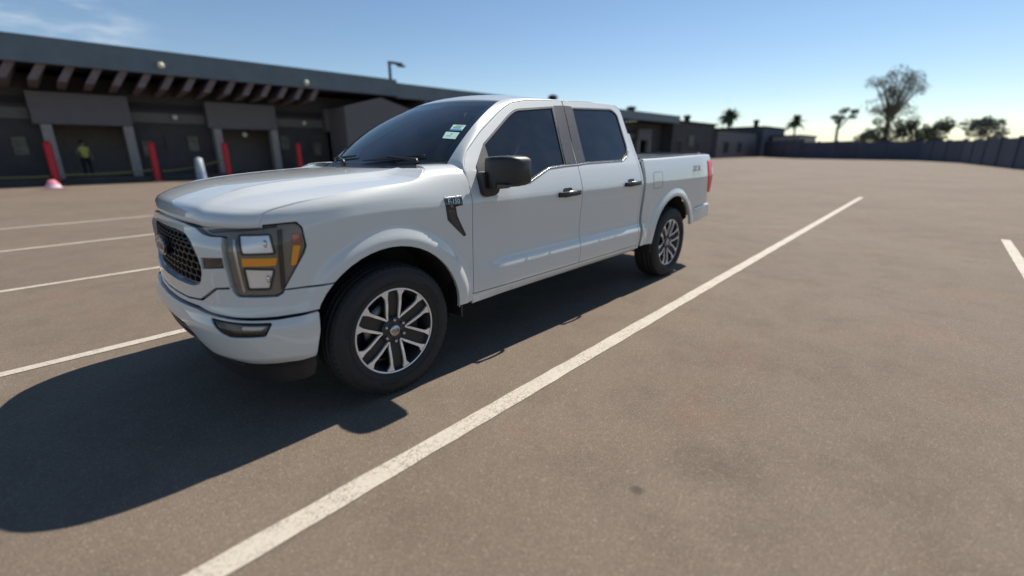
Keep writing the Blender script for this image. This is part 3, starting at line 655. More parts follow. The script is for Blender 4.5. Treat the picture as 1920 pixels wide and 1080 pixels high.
panel('air_dam',Wbump,symm([(0,.325),(.66,.335),(.70,.376),(.80,.376),(.957,.376),(1.077,.380),(1.168,.392),(1.172,.33),(1.15,.27),(1.08,.245),(.9,.232),(0,.222)]),M['plastic'],T,off=-.022,step=.04,depth=.03)
mb=MB(); mb.box(-.70,-.10,-.62,.62,.42,1.02); mb.build('engine',M['under'],T)  # plain box added inside the nose to stop sunlight leaking through
mb=MB(); mb.box(-.80,-.74,-.55,.55,.46,1.06); mb.build('nose_light_blocker',M['dark'],T)  # dark box added to block sun and sight through the nose gaps
# ---- dark inner shell so that the panel gaps read dark
for mir in (False,True):
    panel('dark_gap_backing',Wfront,[(.60,.70),(.60,1.08),(1.3,1.10),(2.2,1.17),(SD1+.02,1.17),(SD1+.02,.47),(sx(.50),.47)]+[(sx(-.01+.505*math.cos(a)), .44+.505*math.sin(a)) for a in np.linspace(0,math.pi,25) if math.sin(a)*.505+.44>.70],M['dark'],T,off=-.045,depth=.01,step=.08,mir=mir)
    panel('dark_gap_backing',Wcab,[(SD1-.03,.46),(SD1-.03,1.20),(SB,1.22),(SG1,1.29),(SG1+.02,.48)],M['dark'],T,off=-.04,depth=.01,step=.10,mir=mir)
    panel('dark_gap_backing',Wbed,[(SG1,.48),(SG1,1.33),(SG2+.03,1.33),(SG2+.03,.48)],M['dark'],T,off=-.05,depth=.01,step=.10,mir=mir)
    panel('dark_gap_backing',Wcab,[(SB-.02,1.25),(3.58,1.90),(3.62,1.90),(SB+.02,1.25)],M['dark'],T,off=-.02,depth=.01,step=.10,mir=mir)
    # A pillar / roof rail inner
    sg=1 if mir else -1
    # wheel wells
    for cx,cz in ((-.01,.44),(3.69,.455)):
        mb=MB(); R_=.505; vs=[]; n_=25
        ys=(.965,.70,.62) 
        for k in range(n_):
            a_=math.radians(-12)+math.radians(204)*k/(n_-1)
            for j,yy in enumerate((.945 if math.sin(a_)>.25 else .86,.60)): vs.append((cx+R_*math.cos(a_),sg*yy,cz+R_*math.sin(a_)))
        mb.add(vs,[(2*i,2*i+1,2*i+3,2*i+2) for i in range(n_-1)],True)
        mb.add([(cx+R_*math.cos(a_),sg*.60,cz+R_*math.sin(a_)) for a_ in np.linspace(math.radians(-12),math.radians(192),25)],[tuple(range(25))])
        mb.build('wheel_liner',M['liner'],T,fix=False)
    mb=MB(); mb.box(.50,.515,sg*.68,sg*.975,.36,.62); mb.build('mud_flap',M['plastic'],T,bevel=.004)
    mb=MB(); mb.box(3.195,3.207,sg*.72,sg*.975,.36,.58); mb.build('mud_flap',M['plastic'],T,bevel=.004)

# ---- door mirrors
for mir in (False,True):
    sg=1 if mir else -1
    base=empty('door_mirror',(0,0,0)); base.parent=T; base.location=-Vector(T.location)
    # head: lofted rings from the root (inboard) to the tip
    rings=[]; prof=[(.985,.735,.885,1.238,1.398,.6),(1.00,.722,.900,1.228,1.408,.9),(1.06,.722,.915,1.222,1.413,1),(1.13,.738,.930,1.220,1.414,1),(1.185,.765,.940,1.224,1.410,1),(1.212,.80,.940,1.238,1.398,.9),(1.222,.845,.930,1.262,1.375,.7)]
    for (y,x0,x1,z0,z1,q) in prof:
        r=[]; cx,cz,hx,hz=(x0+x1)/2,(z0+z1)/2,(x1-x0)/2,(z1-z0)/2
        for a in range(28):
            an=2*math.pi*a/28; ca,sa=math.cos(an),math.sin(an); r.append((cx+hx*np.sign(ca)*abs(ca)**.34,sg*y,cz+hz*np.sign(sa)*abs(sa)**.30))
        rings.append(r)
    mb=MB(); v=[p for r in rings for p in r]; n_=28; m_=len(rings)
    mb.add(v,[(i*n_+a,i*n_+(a+1)%n_,(i+1)*n_+(a+1)%n_,(i+1)*n_+a) for i in range(m_-1) for a in range(n_)]+[tuple(range(n_)),tuple((m_-1)*n_+a for a in range(n_))],True)
    mb.build('mirror_shell',M['plastic'],base)
    mb=MB(); mb.prism(rnd([(.99,1.243),(1.195,1.243),(1.205,1.39),(.99,1.39)],.03),lambda a,b,d:(d,sg*a,b),.925,.944); mb.build('mirror_glass',M['chrome'],base)
    # arm: blocky foot on the door and a hinge cheek
    mb=MB(); mb.prism(rnd([(.690,1.170),(.690,1.305),(.735,1.318),(.86,1.300),(.84,1.175),(.80,1.155),(.72,1.152)],.02),lambda a,b,d:(a,sg*(d),b),.93,1.02); ar=mb.build('mirror_arm',M['plastic'],base,bevel=.012,seg=3)
    mb=MB(); mb.box(.725,.86,sg*1.024,sg*1.095,1.205,1.262); mb.build('mirror_hinge',M['plastic'],base,bevel=.008)
    mb=MB(); mb.prism(rnd([(1.10,1.212),(1.19,1.222),(1.19,1.238),(1.10,1.236)],.004),lambda a,b,d:(d,sg*a,b),.70+.03,.86); mb.build('mirror_lower_skull',M['gloss'],base)
# ---- tail lamps, tailgate, bed, rear bumper
for mir in (False,True):
    sg=1 if mir else -1
    tl=[(SE-.150,1.287),(SE+.012,1.287),(SE+.018,1.20),(SE+.008,.98),(SE-.008,.912),(SE-.060,.912),(SE-.088,.935),(SE-.140,1.12)]
    t_=panel('tail_lamp',Wbed,rnd(tl,.018),M['redl'],T,off=.008,depth=.05,step=.02,mir=mir,bevel=.008)
    panel('reverse_lamp',Wbed,rnd([(SE-.030,1.215),(SE+.010,1.215),(SE+.010,1.14),(SE-.030,1.14)],.008),M['stick'] if False else M['lens2'] if 'lens2' in M else M['refl'],t_,off=.0105,depth=.004,gap=0,step=.02,mir=mir)
    mb=MB(); mb.box(4.735,4.79,sg*.93,sg*.80,.915,1.285); mb.build('tail_lamp_inner',M['redl'],t_,bevel=.01)
    # bed rail cap and inner wall
    mb=MB()
    xs_=np.linspace(2.972,4.75,10); 
    vs=[]
    for x in xs_:
        P_=Wbed(sx(x),1.412); y0=abs(P_[1]); z0=P_[2]+.002
        for (dy,dz) in ((.030,-.012),(.030,.006),(-.045,.008),(-.055,-.004),(-.055,-.03)): vs.append((x,sg*(y0-.012+dy*0.6 if dy>0 else y0+dy),z0+dz))
    mb.add(vs,[(i*5+k,i*5+k+1,(i+1)*5+k+1,(i+1)*5+k) for i in range(9) for k in range(4)],False); mb.build('bed_rail_cap',M['plastic'],T)
    mb=MB(); mb.box(2.98,4.74,sg*.80,sg*.845,.86,1.335); mb.build('bed_inner_wall',M['bed'],T)
mb=MB(); mb.box(2.975,4.74,-.80,.80,.84,.862); mb.build('bed_floor',M['bed'],T)
mb=MB(); mb.box(2.97,2.995,-.86,.86,.60,1.34); mb.build('bed_front_wall',M['bed'],T)
mb=MB(); mb.box(4.715,4.775,-.79,.79,.88,1.405); tg=mb.build('tailgate',paint,T,bevel=.012,seg=3)
mb=MB(); mb.box(4.70,4.785,-.785,.785,1.4055,1.415); mb.build('tailgate_cap',M['plastic'],tg,bevel=.003)
mb=MB(); mb.box(4.776,4.784,-.12,.12,1.26,1.32); mb.build('tailgate_handle',M['plastic'],tg,bevel=.003)
mb=MB(); mb.prism(rnd([(4.66,-.95),(4.80,-.97),(4.90,-.86),(4.93,-.5),(4.93,.5),(4.90,.86),(4.80,.97),(4.66,.95)],.03),lambda a,b,d:(a,b,d),.60,.765); rb=mb.build('rear_bumper',paint,T,bevel=.02,seg=3)
mb=MB(); mb.prism(rnd([(4.70,-.90),(4.88,-.84),(4.91,-.5),(4.91,.5),(4.88,.84),(4.70,.90)],.03),lambda a,b,d:(a,b,d),.766,.778); mb.build('bumper_step_pad',M['plastic'],rb)
for mir in (False,True): panel('bumper_end',Wbed,[(sx(4.178),.565),(sx(4.29),.742),(SE-.035,.762),(SE-.015,.66),(SE-.06,.60),(SE-.30,.575)],paint,rb,off=.002,depth=.03,mir=mir)
# ---- wheels (truck frame: centre at origin, outer face towards -y)
RT,RR=.408,.264
def make_wheel():
    wh=empty('wheel',(0,0,0))
    # tyre: cross section (y,r), outer face y=0 at bulge -> extends to +.275
    pf=[(.030,.262),(.020,.268),(.010,.278),(.0065,.290),(.004,.300),(.0015,.318),(.000,.335),(.002,.352),(.008,.366),(.014,.374),(.016,.3765),(.016,.382),(.026,.393),(.040,.4015),(.058,.4055),(.0595,.397),(.069,.397),(.0705,.4065),(.100,.4078),(.1015,.398),(.112,.398),(.1135,.408),(.1375,.408)]
    pf=pf+[(.275-a,b) for a,b in pf[::-1][1:]]
    mb=MB(); mb.lathe(pf,n=96)
    # shoulder lugs and sipes
    for k in range(64):
        a=2*math.pi*(k+.5)/64
        for (yy,sgn) in ((.030,1),(.245,-1)):
            Mt=Matrix.Rotation(-a,4,'Y')@Matrix.Translation((.395,yy,0)); mb.box(-.010,.0035,-.010,.010,-.0155,-.0125,M=Mt@Matrix.Rotation(sgn*.55,4,'Z'))
        for yy in (.086,.1265,.1490,.190):
            Mt=Matrix.Rotation(-a-.02*(yy*40%2),4,'Y')@Matrix.Translation((.4045,yy,0))@Matrix.Rotation(.5,4,'X'); mb.box(-.004,.0047,-.012,.012,-.0145,-.011,M=Mt)
    ty=mb.build('tyre',M['rubber'],wh,fix=True)
    mb=MB()   # raised sidewall ring and lettering blocks
    mb.lathe([(.0015,.300),(-.0004,.3015),(-.0004,.3035),(.0015,.305)],n=96)
    for a0,n_,r_ in ((.35,9,.327),(2.45,9,.327),(4.3,7,.327)):
        for k in range(n_):
            a=a0+k*.062; Mt=Matrix.Rotation(-a,4,'Y')@Matrix.Translation((r_,.0006,0)); wd=.006 if k%3 else .004
            mb.box(-.010,.010,-.0016,.003,-wd,-wd+.0035,M=Mt); mb.box(-.010,-.006,-.0016,.003,-wd,wd,M=Mt)
            if k%2: mb.box(.006,.010,-.0016,.003,-wd,wd,M=Mt)
            else: mb.box(-.010,.010,-.0016,.003,wd-.0035,wd,M=Mt)
    mb.build('sidewall_lettering',M['rubber'],ty)
    # rim barrel with bright lip
    mb=MB(); mb.lathe([(.022,.2665),(.019,.264),(.0185,.259),(.0215,.2555)],n=96); rl=mb.build('rim_lip',M['alloy'],wh)
    mb=MB(); mb.lathe([(.0215,.2555),(.032,.250),(.050,.244),(.12,.222),(.24,.235),(.255,.262)],n=72); mb.lathe([(.135,.0),(.135,.21)],n=32); mb.build('rim_barrel',M['alloyd'],wh)
    dish=lambda r: .028+.022*(1-sm(.07,.20,r))*1.0+.006*(1-sm(.0,.08,r))
    def put(mb,poly,d0,d1,ang,smooth=False):
        ca,sa=math.cos(ang),math.sin(ang); n=len(poly)
        f=lambda a,b,d:(a*ca-b*sa, float(dish(math.hypot(a,b)))+d, a*sa+b*ca)
        v=[f(a,b,d0) for a,b in poly]+[f(a,b,d1) for a,b in poly]
        mb.add(v,[tuple(range(n)),tuple(range(2*n-1,n-1,-1))]+[(i,i+n,(i+1)%n+n,(i+1)%n) for i in range(n)])
    # spoke body (dark), along +a
    def strip(mb,xs,lo,hi,d0,d1,ang):
        for x0,x1,a0,a1,b0,b1 in zip(xs[:-1],xs[1:],lo[:-1],lo[1:],hi[:-1],hi[1:]): pass
        ca,sa=math.cos(ang),math.sin(ang); f=lambda a,b,d:(a*ca-b*sa, float(dish(math.hypot(a,b)))+d, a*sa+b*ca)
        v=[];n=len(xs)
        for x,l,h in zip(xs,lo,hi): v+=[f(x,l,d0),f(x,h,d0),f(x,h,d1),f(x,l,d1)]
        fs=[(i*4+k,i*4+(k+1)%4,(i+1)*4+(k+1)%4,(i+1)*4+k) for i in range(n-1) for k in range(4)]+[(0,1,2,3),tuple((n-1)*4+k for k in (3,2,1,0))]
        mb.add(v,fs)
    R_=RR-.008
    for k in range(6):
        ang=math.radians(90+60*k)
        mb=MB(); xs=np.linspace(.03,R_-.004,12); strip(mb,xs,[-.050]*12,[.050]*12,.016,.045,ang)
        # gusset foot
        so_=mb.build('spoke',M['pocket'],wh)
        mb=MB()
        for s_ in (-1,1):
            xs=np.array([.068,.10,.14,.18,.205,.220,.232,.244,R_-.001]); inn=np.array([.034,.035,.036,.037,.0375,.037,.035,.032,.029]); out=np.array([.041,.0485,.051,.053,.0545,.060,.071,.082,.089])
            # trim outer corner to the rim circle
            xs2=xs.copy(); lo,hi=(inn,out) if s_>0 else (-out,-inn)
            ca,sa=math.cos(ang),math.sin(ang)
            v=[]; n=len(xs)
            for x,l,h in zip(xs2,lo,hi):
                for b,d in ((l,0),(h,0),(h,.014),(l,.014)):
                    r=math.hypot(x,b); q=min(1,(R_)/r); a_,b_=x*q,b*q; v.append((a_*ca-b_*sa,float(dish(math.hypot(a_,b_)))+d-.004,a_*sa+b_*ca))
            mb.add(v,[(i*4+q,i*4+(q+1)%4,(i+1)*4+(q+1)%4,(i+1)*4+q) for i in range(n-1) for q in range(4)]+[(0,1,2,3),tuple((n-1)*4+q for q in (3,2,1,0))])
        mb.build('spoke_face',M['alloy'],so_)
    mb=MB(); mb.lathe([(.12,.085),(.060,.084),(.048,.078),(.046,.050),(.044,.0)],n=48); hb=mb.build('wheel_hub',M['alloyd'],wh)
    mb=MB(); mb.lathe([(.046,.036),(.034,.035),(.030,.031),(.029,0)],n=32); hc=mb.build('hub_cap',M['silver'],wh)
    me=text('hub_script','Ford',.022,Matrix(((1,0,0,0),(0,0,-1,.0285),(0,1,0,0),(0,0,0,1))),M['blue'],wh,ext=.0004,shear=.3)
    mb=MB()
    e=[(.026*math.cos(a),.013*math.sin(a)) for a in np.linspace(0,2*math.pi,32,endpoint=False)]; e2=[(.0235*math.cos(a),.0105*math.sin(a)) for a in np.linspace(0,2*math.pi,32,endpoint=False)]
    mb.add([(a,.0283,b) for a,b in e]+[(a,.0283,b) for a,b in e2],[(i,(i+1)%32,32+(i+1)%32,32+i) for i in range(32)]); mb.build('hub_emblem',M['blue'],hc)
    for k in range(6):
        a=math.radians(60+60*k+30); mb=MB(); mb.lathe([(.050,.0115),(.030,.0115),(.026,.008),(.025,0)],n=6,c=(.0675*math.cos(a),0,.0675*math.sin(a)),smooth=False); mb.build('lug_nut',M['silver'],wh)
    mb=MB(); mb.lathe([(.110,.08),(.095,.085),(.095,.172),(.118,.174),(.118,.08)],n=64); mb.build('brake_disc',M['steel'],wh)
    mb=MB(); vs=[]; 
    for a in np.linspace(-.5,.5,7):
        for r,y in ((.115,.075),(.188,.075),(.188,.13),(.115,.13)): vs.append((r*math.cos(a),y,r*math.sin(a)))
    mb.add(vs,[(i*4+k,i*4+(k+1)%4,(i+1)*4+(k+1)%4,(i+1)*4+k) for i in range(6) for k in range(4)]+[(0,1,2,3),(27,26,25,24)]); mb.build('brake_caliper',M['under'],wh)
    return wh
W0=make_wheel(); W0.parent=T; W0.location=Vector((0,-.985,RT-.002))-Vector(T.location)
# parts were linked relative to the wheel empty at the origin
def wheel_copy(x,y,rz,spin):
    c=copy_tree(W0,T); c.location=Vector((x,y,RT-.002))-Vector(T.location); c.rotation_euler=(0,spin,rz); return c
wheel_copy(3.69,-.985,0,math.radians(12)); wheel_copy(0,.985,math.pi,.3); wheel_copy(3.69,.985,math.pi,.7)
# ---- underbody
mb=MB()
for s_ in (-1,1): mb.box(-.55,4.6,s_*.42,s_*.52,.42,.58)
mb.box(-.5,4.5,-.42,.42,.50,.60); mb.build('chassis_frame',M['under'],T)
mb=MB(); mb.tube([(3.69,-.80,.40),(3.69,.80,.40)],.045,12); mb.lathe([(-.14,.05),(-.10,.13),(.10,.13),(.14,.05)],n=16,c=(3.69,0,.40),axis='y'); mb.build('rear_axle',M['under'],T)
mb=MB(); mb.tube([(0,-.75,.38),(0,-.3,.42),(0,.3,.42),(0,.75,.38)],.035,10); mb.box(-.25,.25,-.3,.3,.30,.5); mb.build('front_suspension',M['under'],T)
mb=MB(); mb.tube([(1.0,.30,.42),(3.0,.32,.42),(3.4,.6,.52),(4.0,.66,.52),(4.5,.70,.42)],.035,10); mb.box(2.1,2.8,.22,.44,.34,.48); mb.build('exhaust',M['under'],T)
mb=MB()
for s_ in (-1,1): mb.box(.60,2.88,s_*.60,s_*.93,.43,.47)
mb.build('floor_pan',M['under'],T)
for s_ in (-1,1):
    mb=MB(); mb.box(3.05,4.30,s_*.66,s_*.73,.44,.47); mb.tube([(3.62,s_*.70,.45),(3.50,s_*.66,.82)],.028,10); mb.build('leaf_spring',M['under'],T)
# ---- cabin
ws_b=MB(); ws_b.prism([(.52,1.10),(.50,1.315),(.72,1.36),(1.02,1.345),(1.10,1.27),(1.10,.95)],lambda a,b,d:(a,d,b),-.80,.80); ws_b.build('dashboard',M['cabin'],T,bevel=.02)
mb=MB()
mb.lathe([(0,.175),(.016,.19),(0,.205),(-.016,.19),(0,.175)],n=32,axis='x'); mb.box(-.01,.01,-.18,.18,-.015,.015); mb.box(-.01,.01,-.015,.015,-.18,0); mb.lathe([(-.03,.0),(-.03,.05),(.02,.06)],n=16,axis='x')
Mw=Matrix.Translation((1.22,-.38,1.20))@Matrix.Rotation(math.radians(-25),4,'Y'); mb.v=[tuple(Mw@Vector(p)) for p in mb.v]; mb.build('steering_wheel',M['cabin'],T)
def seat(x,y,w=.50):
    b=empty('seat',(x,y,.55)); b.parent=T; b.location=Vector((x,y,.55))-Vector(T.location)
    def pc(n,poly,w0,w1,bv=.04):
        m_=MB(); m_.prism(poly,lambda a,c,d:(x+a,y+d,c),w0,w1); m_.build(n,M['seat'],b,bevel=bv,seg=3)
    pc('seat_cushion',[(-.26,.86),(-.28,1.0),(.24,.98),(.26,.86)],-w/2,w/2); pc('seat_back',[(.20,.95),(.36,1.50),(.46,1.50),(.38,.92)],-w/2,w/2); pc('headrest',[(.36,1.54),(.39,1.72),(.47,1.72),(.46,1.54)],-.13,.13)
for x,y in ((1.62,-.40),(1.62,.40),(2.48,-.42),(2.48,.42),(2.48,0)): seat(x,y,.5 if x<2 else .42)
mb=MB(); mb.box(.62,2.9,-.86,.86,.78,.80); mb.build('cabin_floor',M['cabin'],T)
for mir in (False,True): panel('door_card',Wcab,[(SD1+.05,.55),(SD1+.05,1.21),(SB,1.30),(SD2-.02,1.33),(SD2-.02,.55)],M['cabin'],T,off=-.06,depth=.01,step=.10,mir=mir)
mb=MB(); mb.box(1.26,1.29,-.11,.11,1.69,1.76); mb.tube([(1.24,0,1.80),(1.26,0,1.74)],.012,8); mb.build('interior_mirror',M['plastic'],T,bevel=.006)
U2=np.linspace(-.97,.97,13); HLp=np.array([[ [x,y_*.57,float(roofz(x,y_*.57))-.035] for x in np.linspace(1.25,2.92,14)] for y_ in U2]); grid('headliner',HLp,M['cabin'],T)

# ------------------------------------------------------------ ground
def asphalt():
    m,t,b=new_mat('asphalt'); N=t.nodes.new; K=t.links.new
    tc=N('ShaderNodeTexCoord')
    def noise(s,d=6,r=.6,vec=None):
        n=N('ShaderNodeTexNoise'); n.inputs['Scale'].default_value=s; n.inputs['Detail'].default_value=d; n.inputs['Roughness'].default_value=r; K(vec or tc.outputs['Object'],n.inputs['Vector']); return n
    def ramp(n,stops):
        r=N('ShaderNodeValToRGB'); e=r.color_ramp.elements
        while len(e)<len(stops): e.new(.5)
        for q,(p,c) in zip(e,stops): q.position=p; q.color=(*c,1)
        K(n.outputs[0],r.inputs[0]); return r
    def mul(a,bb,f=1,mode='MULTIPLY'):
        x=N('ShaderNodeMix'); x.data_type='RGBA'; x.blend_type=mode; x.inputs[0].default_value=f; K(a,x.inputs[6]); K(bb,x.inputs[7]); return x.outputs[2]
    g=1
    big=ramp(noise(.35,5,.55),[(.30,(AS*.91,AS*.72,AS*.555)),(.5,(AS,AS*.79,AS*.605)),(.72,(AS*1.10,AS*.88,AS*.69))])
    red=ramp(noise(1.1,5,.6),[(.56,(1,1,1)),(.75,(1.10,.95,.92))])
    patch=ramp(noise(2.3,8,.7),[(.33,(.86,.85,.84)),(.52,(1,1,1)),(.8,(1.06,1.06,1.05))])
    c=mul(big.outputs[0],red.outputs[0]); c=mul(c,patch.outputs[0])
    # aggregate: individual stones
    vo=N('ShaderNodeTexVoronoi'); vo.inputs['Scale'].default_value=270; K(tc.outputs['Object'],vo.inputs['Vector'])
    st=N('ShaderNodeSeparateColor'); K(vo.outputs['Color'],st.inputs[0])
    sr=N('ShaderNodeValToRGB'); e=sr.color_ramp.elements; e[0].position=0; e[0].color=(.62,.62,.62,1); e[1].position=1; e[1].color=(1.85,1.85,1.8,1)
    for p,cc in ((.45,.86),(.85,1.10),(.965,1.25),(.985,2.6)): q=e.new(p); q.color=(cc,cc,cc*.98,1)
    K(st.outputs[0],sr.inputs[0]); c=mul(c,sr.outputs[0],.75)
    fine=ramp(noise(420,3,.7),[(.30,(.72,.72,.72)),(.7,(1.28,1.28,1.28))]); c=mul(c,fine.outputs[0],.8)
    # oil spots
    def spot(x,y,r,str_):
        mp=N('ShaderNodeMapping'); mp.vector_type='POINT'; mp.inputs['Location'].default_value=(-x,-y,0); K(tc.outputs['Object'],mp.inputs[0])
        nn=noise(9,4,.6); vm=N('ShaderNodeVectorMath'); vm.operation='LENGTH'; K(mp.outputs[0],vm.inputs[0])
        ad=N('ShaderNodeMath'); ad.operation='MULTIPLY_ADD'; K(nn.outputs[0],ad.inputs[0]); ad.inputs[1].default_value=r*1.1; K(vm.outputs['Value'],ad.inputs[2])
        mr=N('ShaderNodeMapRange'); mr.interpolation_type='SMOOTHSTEP'; mr.inputs[1].default_value=r*.9; mr.inputs[2].default_value=r*1.9; mr.inputs[3].default_value=1-str_; mr.inputs[4].default_value=1; K(ad.outputs[0],mr.inputs[0]); return mr.outputs[0]
    for q in SPOTS: c=mul(c,spot(*q))
    K(c,b.inputs['Base Color']); b.inputs['Roughness'].default_value=.88; b.inputs['Specular IOR Level'].default_value=.3
    bp=N('ShaderNodeBump'); bp.inputs['Strength'].default_value=.55; bp.inputs['Distance'].default_value=.004
    ad=N('ShaderNodeMath'); ad.operation='ADD'; K(vo.outputs['Distance'],ad.inputs[0]); n5=noise(300,3,.6); K(n5.outputs[0],ad.inputs[1]); K(ad.outputs[0],bp.inputs['Height']); K(bp.outputs[0],b.inputs['Normal'])
    return m
def line_paint():
    m,t,b=new_mat('line_paint'); N=t.nodes.new; K=t.links.new; tc=N('ShaderNodeTexCoord')
    vo=N('ShaderNodeTexVoronoi'); vo.feature='DISTANCE_TO_EDGE'; vo.inputs['Scale'].default_value=26
    nd=N('ShaderNodeTexNoise'); nd.inputs['Scale'].default_value=30; nd.inputs['Detail'].default_value=6; K(tc.outputs['Object'],nd.inputs['Vector'])
    mv=N('ShaderNodeMix'); mv.data_type='VECTOR'; mv.inputs[0].default_value=.06; K(tc.outputs['Object'],mv.inputs[4]); K(nd.outputs[1],mv.inputs[5]); K(mv.outputs[1],vo.inputs['Vector'])
    mr=N('ShaderNodeMapRange'); mr.inputs[1].default_value=.010; mr.inputs[2].default_value=.045; K(vo.outputs[0],mr.inputs[0])
    n2=N('ShaderNodeTexNoise'); n2.inputs['Scale'].default_value=90; n2.inputs['Detail'].default_value=8; n2.inputs['Roughness'].default_value=.75; K(tc.outputs['Object'],n2.inputs['Vector'])
    r2=N('ShaderNodeMapRange'); r2.inputs[1].default_value=.33; r2.inputs[2].default_value=.45; K(n2.outputs[0],r2.inputs[0])
    n3=N('ShaderNodeTexNoise'); n3.inputs['Scale'].default_value=4; n3.inputs['Detail'].default_value=3; K(tc.outputs['Object'],n3.inputs['Vector'])
    r3=N('ShaderNodeMapRange'); r3.inputs[1].default_value=.42; r3.inputs[2].default_value=.62; r3.inputs[3].default_value=.15; r3.inputs[4].default_value=1; K(n3.outputs[0],r3.inputs[0])
    mx=N('ShaderNodeMath'); mx.operation='MAXIMUM'; K(mr.outputs[0],mx.inputs[0]); K(r3.outputs[0],mx.inputs[1])
    mm=N('ShaderNodeMath'); mm.operation='MULTIPLY'; K(mx.outputs[0],mm.inputs[0]); K(r2.outputs[0],mm.inputs[1])
    c=N('ShaderNodeMix'); c.data_type='RGBA'; c.inputs[6].default_value=(AS*.95,AS*.82,AS*.70,1); c.inputs[7].default_value=(LNP,LNP*.90,LNP*.745,1); K(mm.outputs[0],c.inputs[0]); K(c.outputs[2],b.inputs['Base Color'])
    b.inputs['Roughness'].default_value=.75
    bp=N('ShaderNodeBump'); bp.inputs['Strength'].default_value=.4; bp.inputs['Distance'].default_value=.003; K(mm.outputs[0],bp.inputs['Height']); K(bp.outputs[0],b.inputs['Normal']); return m
M['asphalt']=asphalt(); M['line']=line_paint()
mb=MB(); mb.add([(-600,-600,0),(900,-600,0),(900,900,0),(-600,900,0)],[(0,1,2,3)]); g=mb.build('ground',M['asphalt']); tag(g,kind='structure')
def road_line(x0,y0,x1,y1,w=.10):
    d=Vector((x1-x0,y1-y0)); L_=d.length; d/=L_; n=Vector((-d.y,d.x)); k=max(2,int(L_/.12)); L1=[];L2=[]
    for i in range(k+1):
        q=Vector((x0,y0))+d*L_*i/k; j1,j2=random.uniform(-.0035,.0035),random.uniform(-.0035,.0035)
        L1.append((*(q+n*(w/2+j1)),.004)); L2.append((*(q-n*(w/2+j2)),.004))
    mb=MB(); mb.add(L1+L2,[(i,i+1,k+1+i+1,k+1+i) for i in range(k)]); o=mb.build('painted_line',M['line'],fix=False)
    for f in o.data.polygons:
        if f.normal.z<0: f.flip()
    tag(o,kind='structure'); return o
road_line(-5,-1.595,16.4,-1.335,.112)
road_line(-6,1.115,5.2,1.245+.13); road_line(-6,3.98,5.2,4.28); road_line(-6,7.0,5.2,7.75,.12)
road_line(-6,10.4,5.2,11.0,.12)
road_line(5.0,-4.06,9.45,-4.01,.11)
# loose grit on the asphalt: nobody could count it
mb=MB()
for k in range(2600):
    r=random.random(); x=random.uniform(-2.5,9); y=random.uniform(-3.0,4)
    s_=random.uniform(.0012,.0032); h=s_*.8; a=random.random()*6.28; ca,sa=math.cos(a)*s_,math.sin(a)*s_
    mb.add([(x+ca,y+sa,.0),(x-sa,y+ca,.0),(x-ca,y-sa,.0),(x+sa,y-ca,.0),(x,y,h)],[(0,1,4),(1,2,4),(2,3,4),(3,0,4)])
gm_=pbr('grit',(.32,.29,.25),.8); o=mb.build('grit',gm_,fix=False); tag(o,'pale grit scattered over the asphalt around the pickup truck','grit',kind='stuff')
# ------------------------------------------------------------ long building on the left
B={}
B['fascia']=pbr('fascia_sheet',(.11,.145,.168),.55,noise=.12,nscale=1.5)
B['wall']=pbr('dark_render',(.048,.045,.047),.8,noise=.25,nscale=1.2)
B['panel']=pbr('grey_panel',(.12,.115,.125),.7,noise=.08,nscale=2)
B['col']=pbr('grey_column',(.27,.255,.25),.7,noise=.12,nscale=4)
B['beam']=pbr('canopy_beam',(.16,.135,.15),.75,noise=.2,nscale=4)
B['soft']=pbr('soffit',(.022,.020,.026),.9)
B['band']=pbr('light_band',(.12,.115,.11),.7,noise=.1,nscale=2)
B['poster']=pbr('faded_poster',(.12,.12,.09),.7,noise=.4,nscale=4)
B['red']=pbr('red_bollard_paint',(.50,.012,.018),.5,noise=.15,nscale=6)
B['conc']=pbr('concrete',(.22,.20,.17),.85,noise=.2,nscale=3)
B['lampw']=pbr('lamp_white',(.65,.62,.52),.5)
B['slate']=pbr('slate_wall',(.060,.070,.100),.8,noise=.18,nscale=.35)
BL=empty('workshop_building',(10,31,0)); tag(BL,'long low dark grey workshop building with a slate coloured fascia over a beamed canopy','building')
def part(n,mat,*bx,par=BL,bevel=0):
    m_=MB()
    for b_ in bx: m_.box(*b_)
    return m_.build(n,mat,par,bevel=bevel)
X0,X1=-16,70
part('roof',B['fascia'],(X0,X1,28.9,44,6.30,6.42))
part('fascia',B['fascia'],(X0,19.2,28.3,28.6,5.66,6.83),(19.2,X1,28.32,28.62,5.55,6.62))
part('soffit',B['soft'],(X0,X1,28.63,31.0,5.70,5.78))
for k in range(60):
    x=-13.6+k*1.02
    if 13.9<x<21.5: continue
    m_=MB(); m_.add([(x,28.63,5.69),(x+.34,28.63,5.69),(x+.34,31.2,5.69),(x,31.2,5.69),(x-.45,28.66,4.95),(x-.11,28.66,4.95),(x-.11,31.2,4.75),(x-.45,31.2,4.75)],[(0,1,2,3),(7,6,5,4),(0,4,5,1),(1,5,6,2),(2,6,7,3),(3,7,4,0)]); m_.build('beam',B['beam'],BL)
bays=[(-8.3,-5.0),(-.45,2.55),(7.3,10.4),(14.9,18.0),(22.3,25.4),(29.8,32.9),(37,40),(45,48),(54,57),(62,65)]
e=X0; wb=[]
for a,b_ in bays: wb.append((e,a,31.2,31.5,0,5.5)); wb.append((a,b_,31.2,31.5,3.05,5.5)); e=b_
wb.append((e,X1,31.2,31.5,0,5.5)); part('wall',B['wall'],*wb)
part('side_wall',B['wall'],(X1-.3,X1,31.5,44,0,6.25),(X0,X0+.3,31.5,44,0,6.25)); part('bay_brightening_wall',B['col'],(X0+.3,X1-.3,34.2,34.4,.29,5.4)); part('back_wall',B['wall'],(X0,X1,40,40.3,0,6.25)); part('interior_floor',B['conc'],(X0+.3,X1-.3,31.5,40,.15,.28))  # pale wall across the interior is added so the open bays render less black
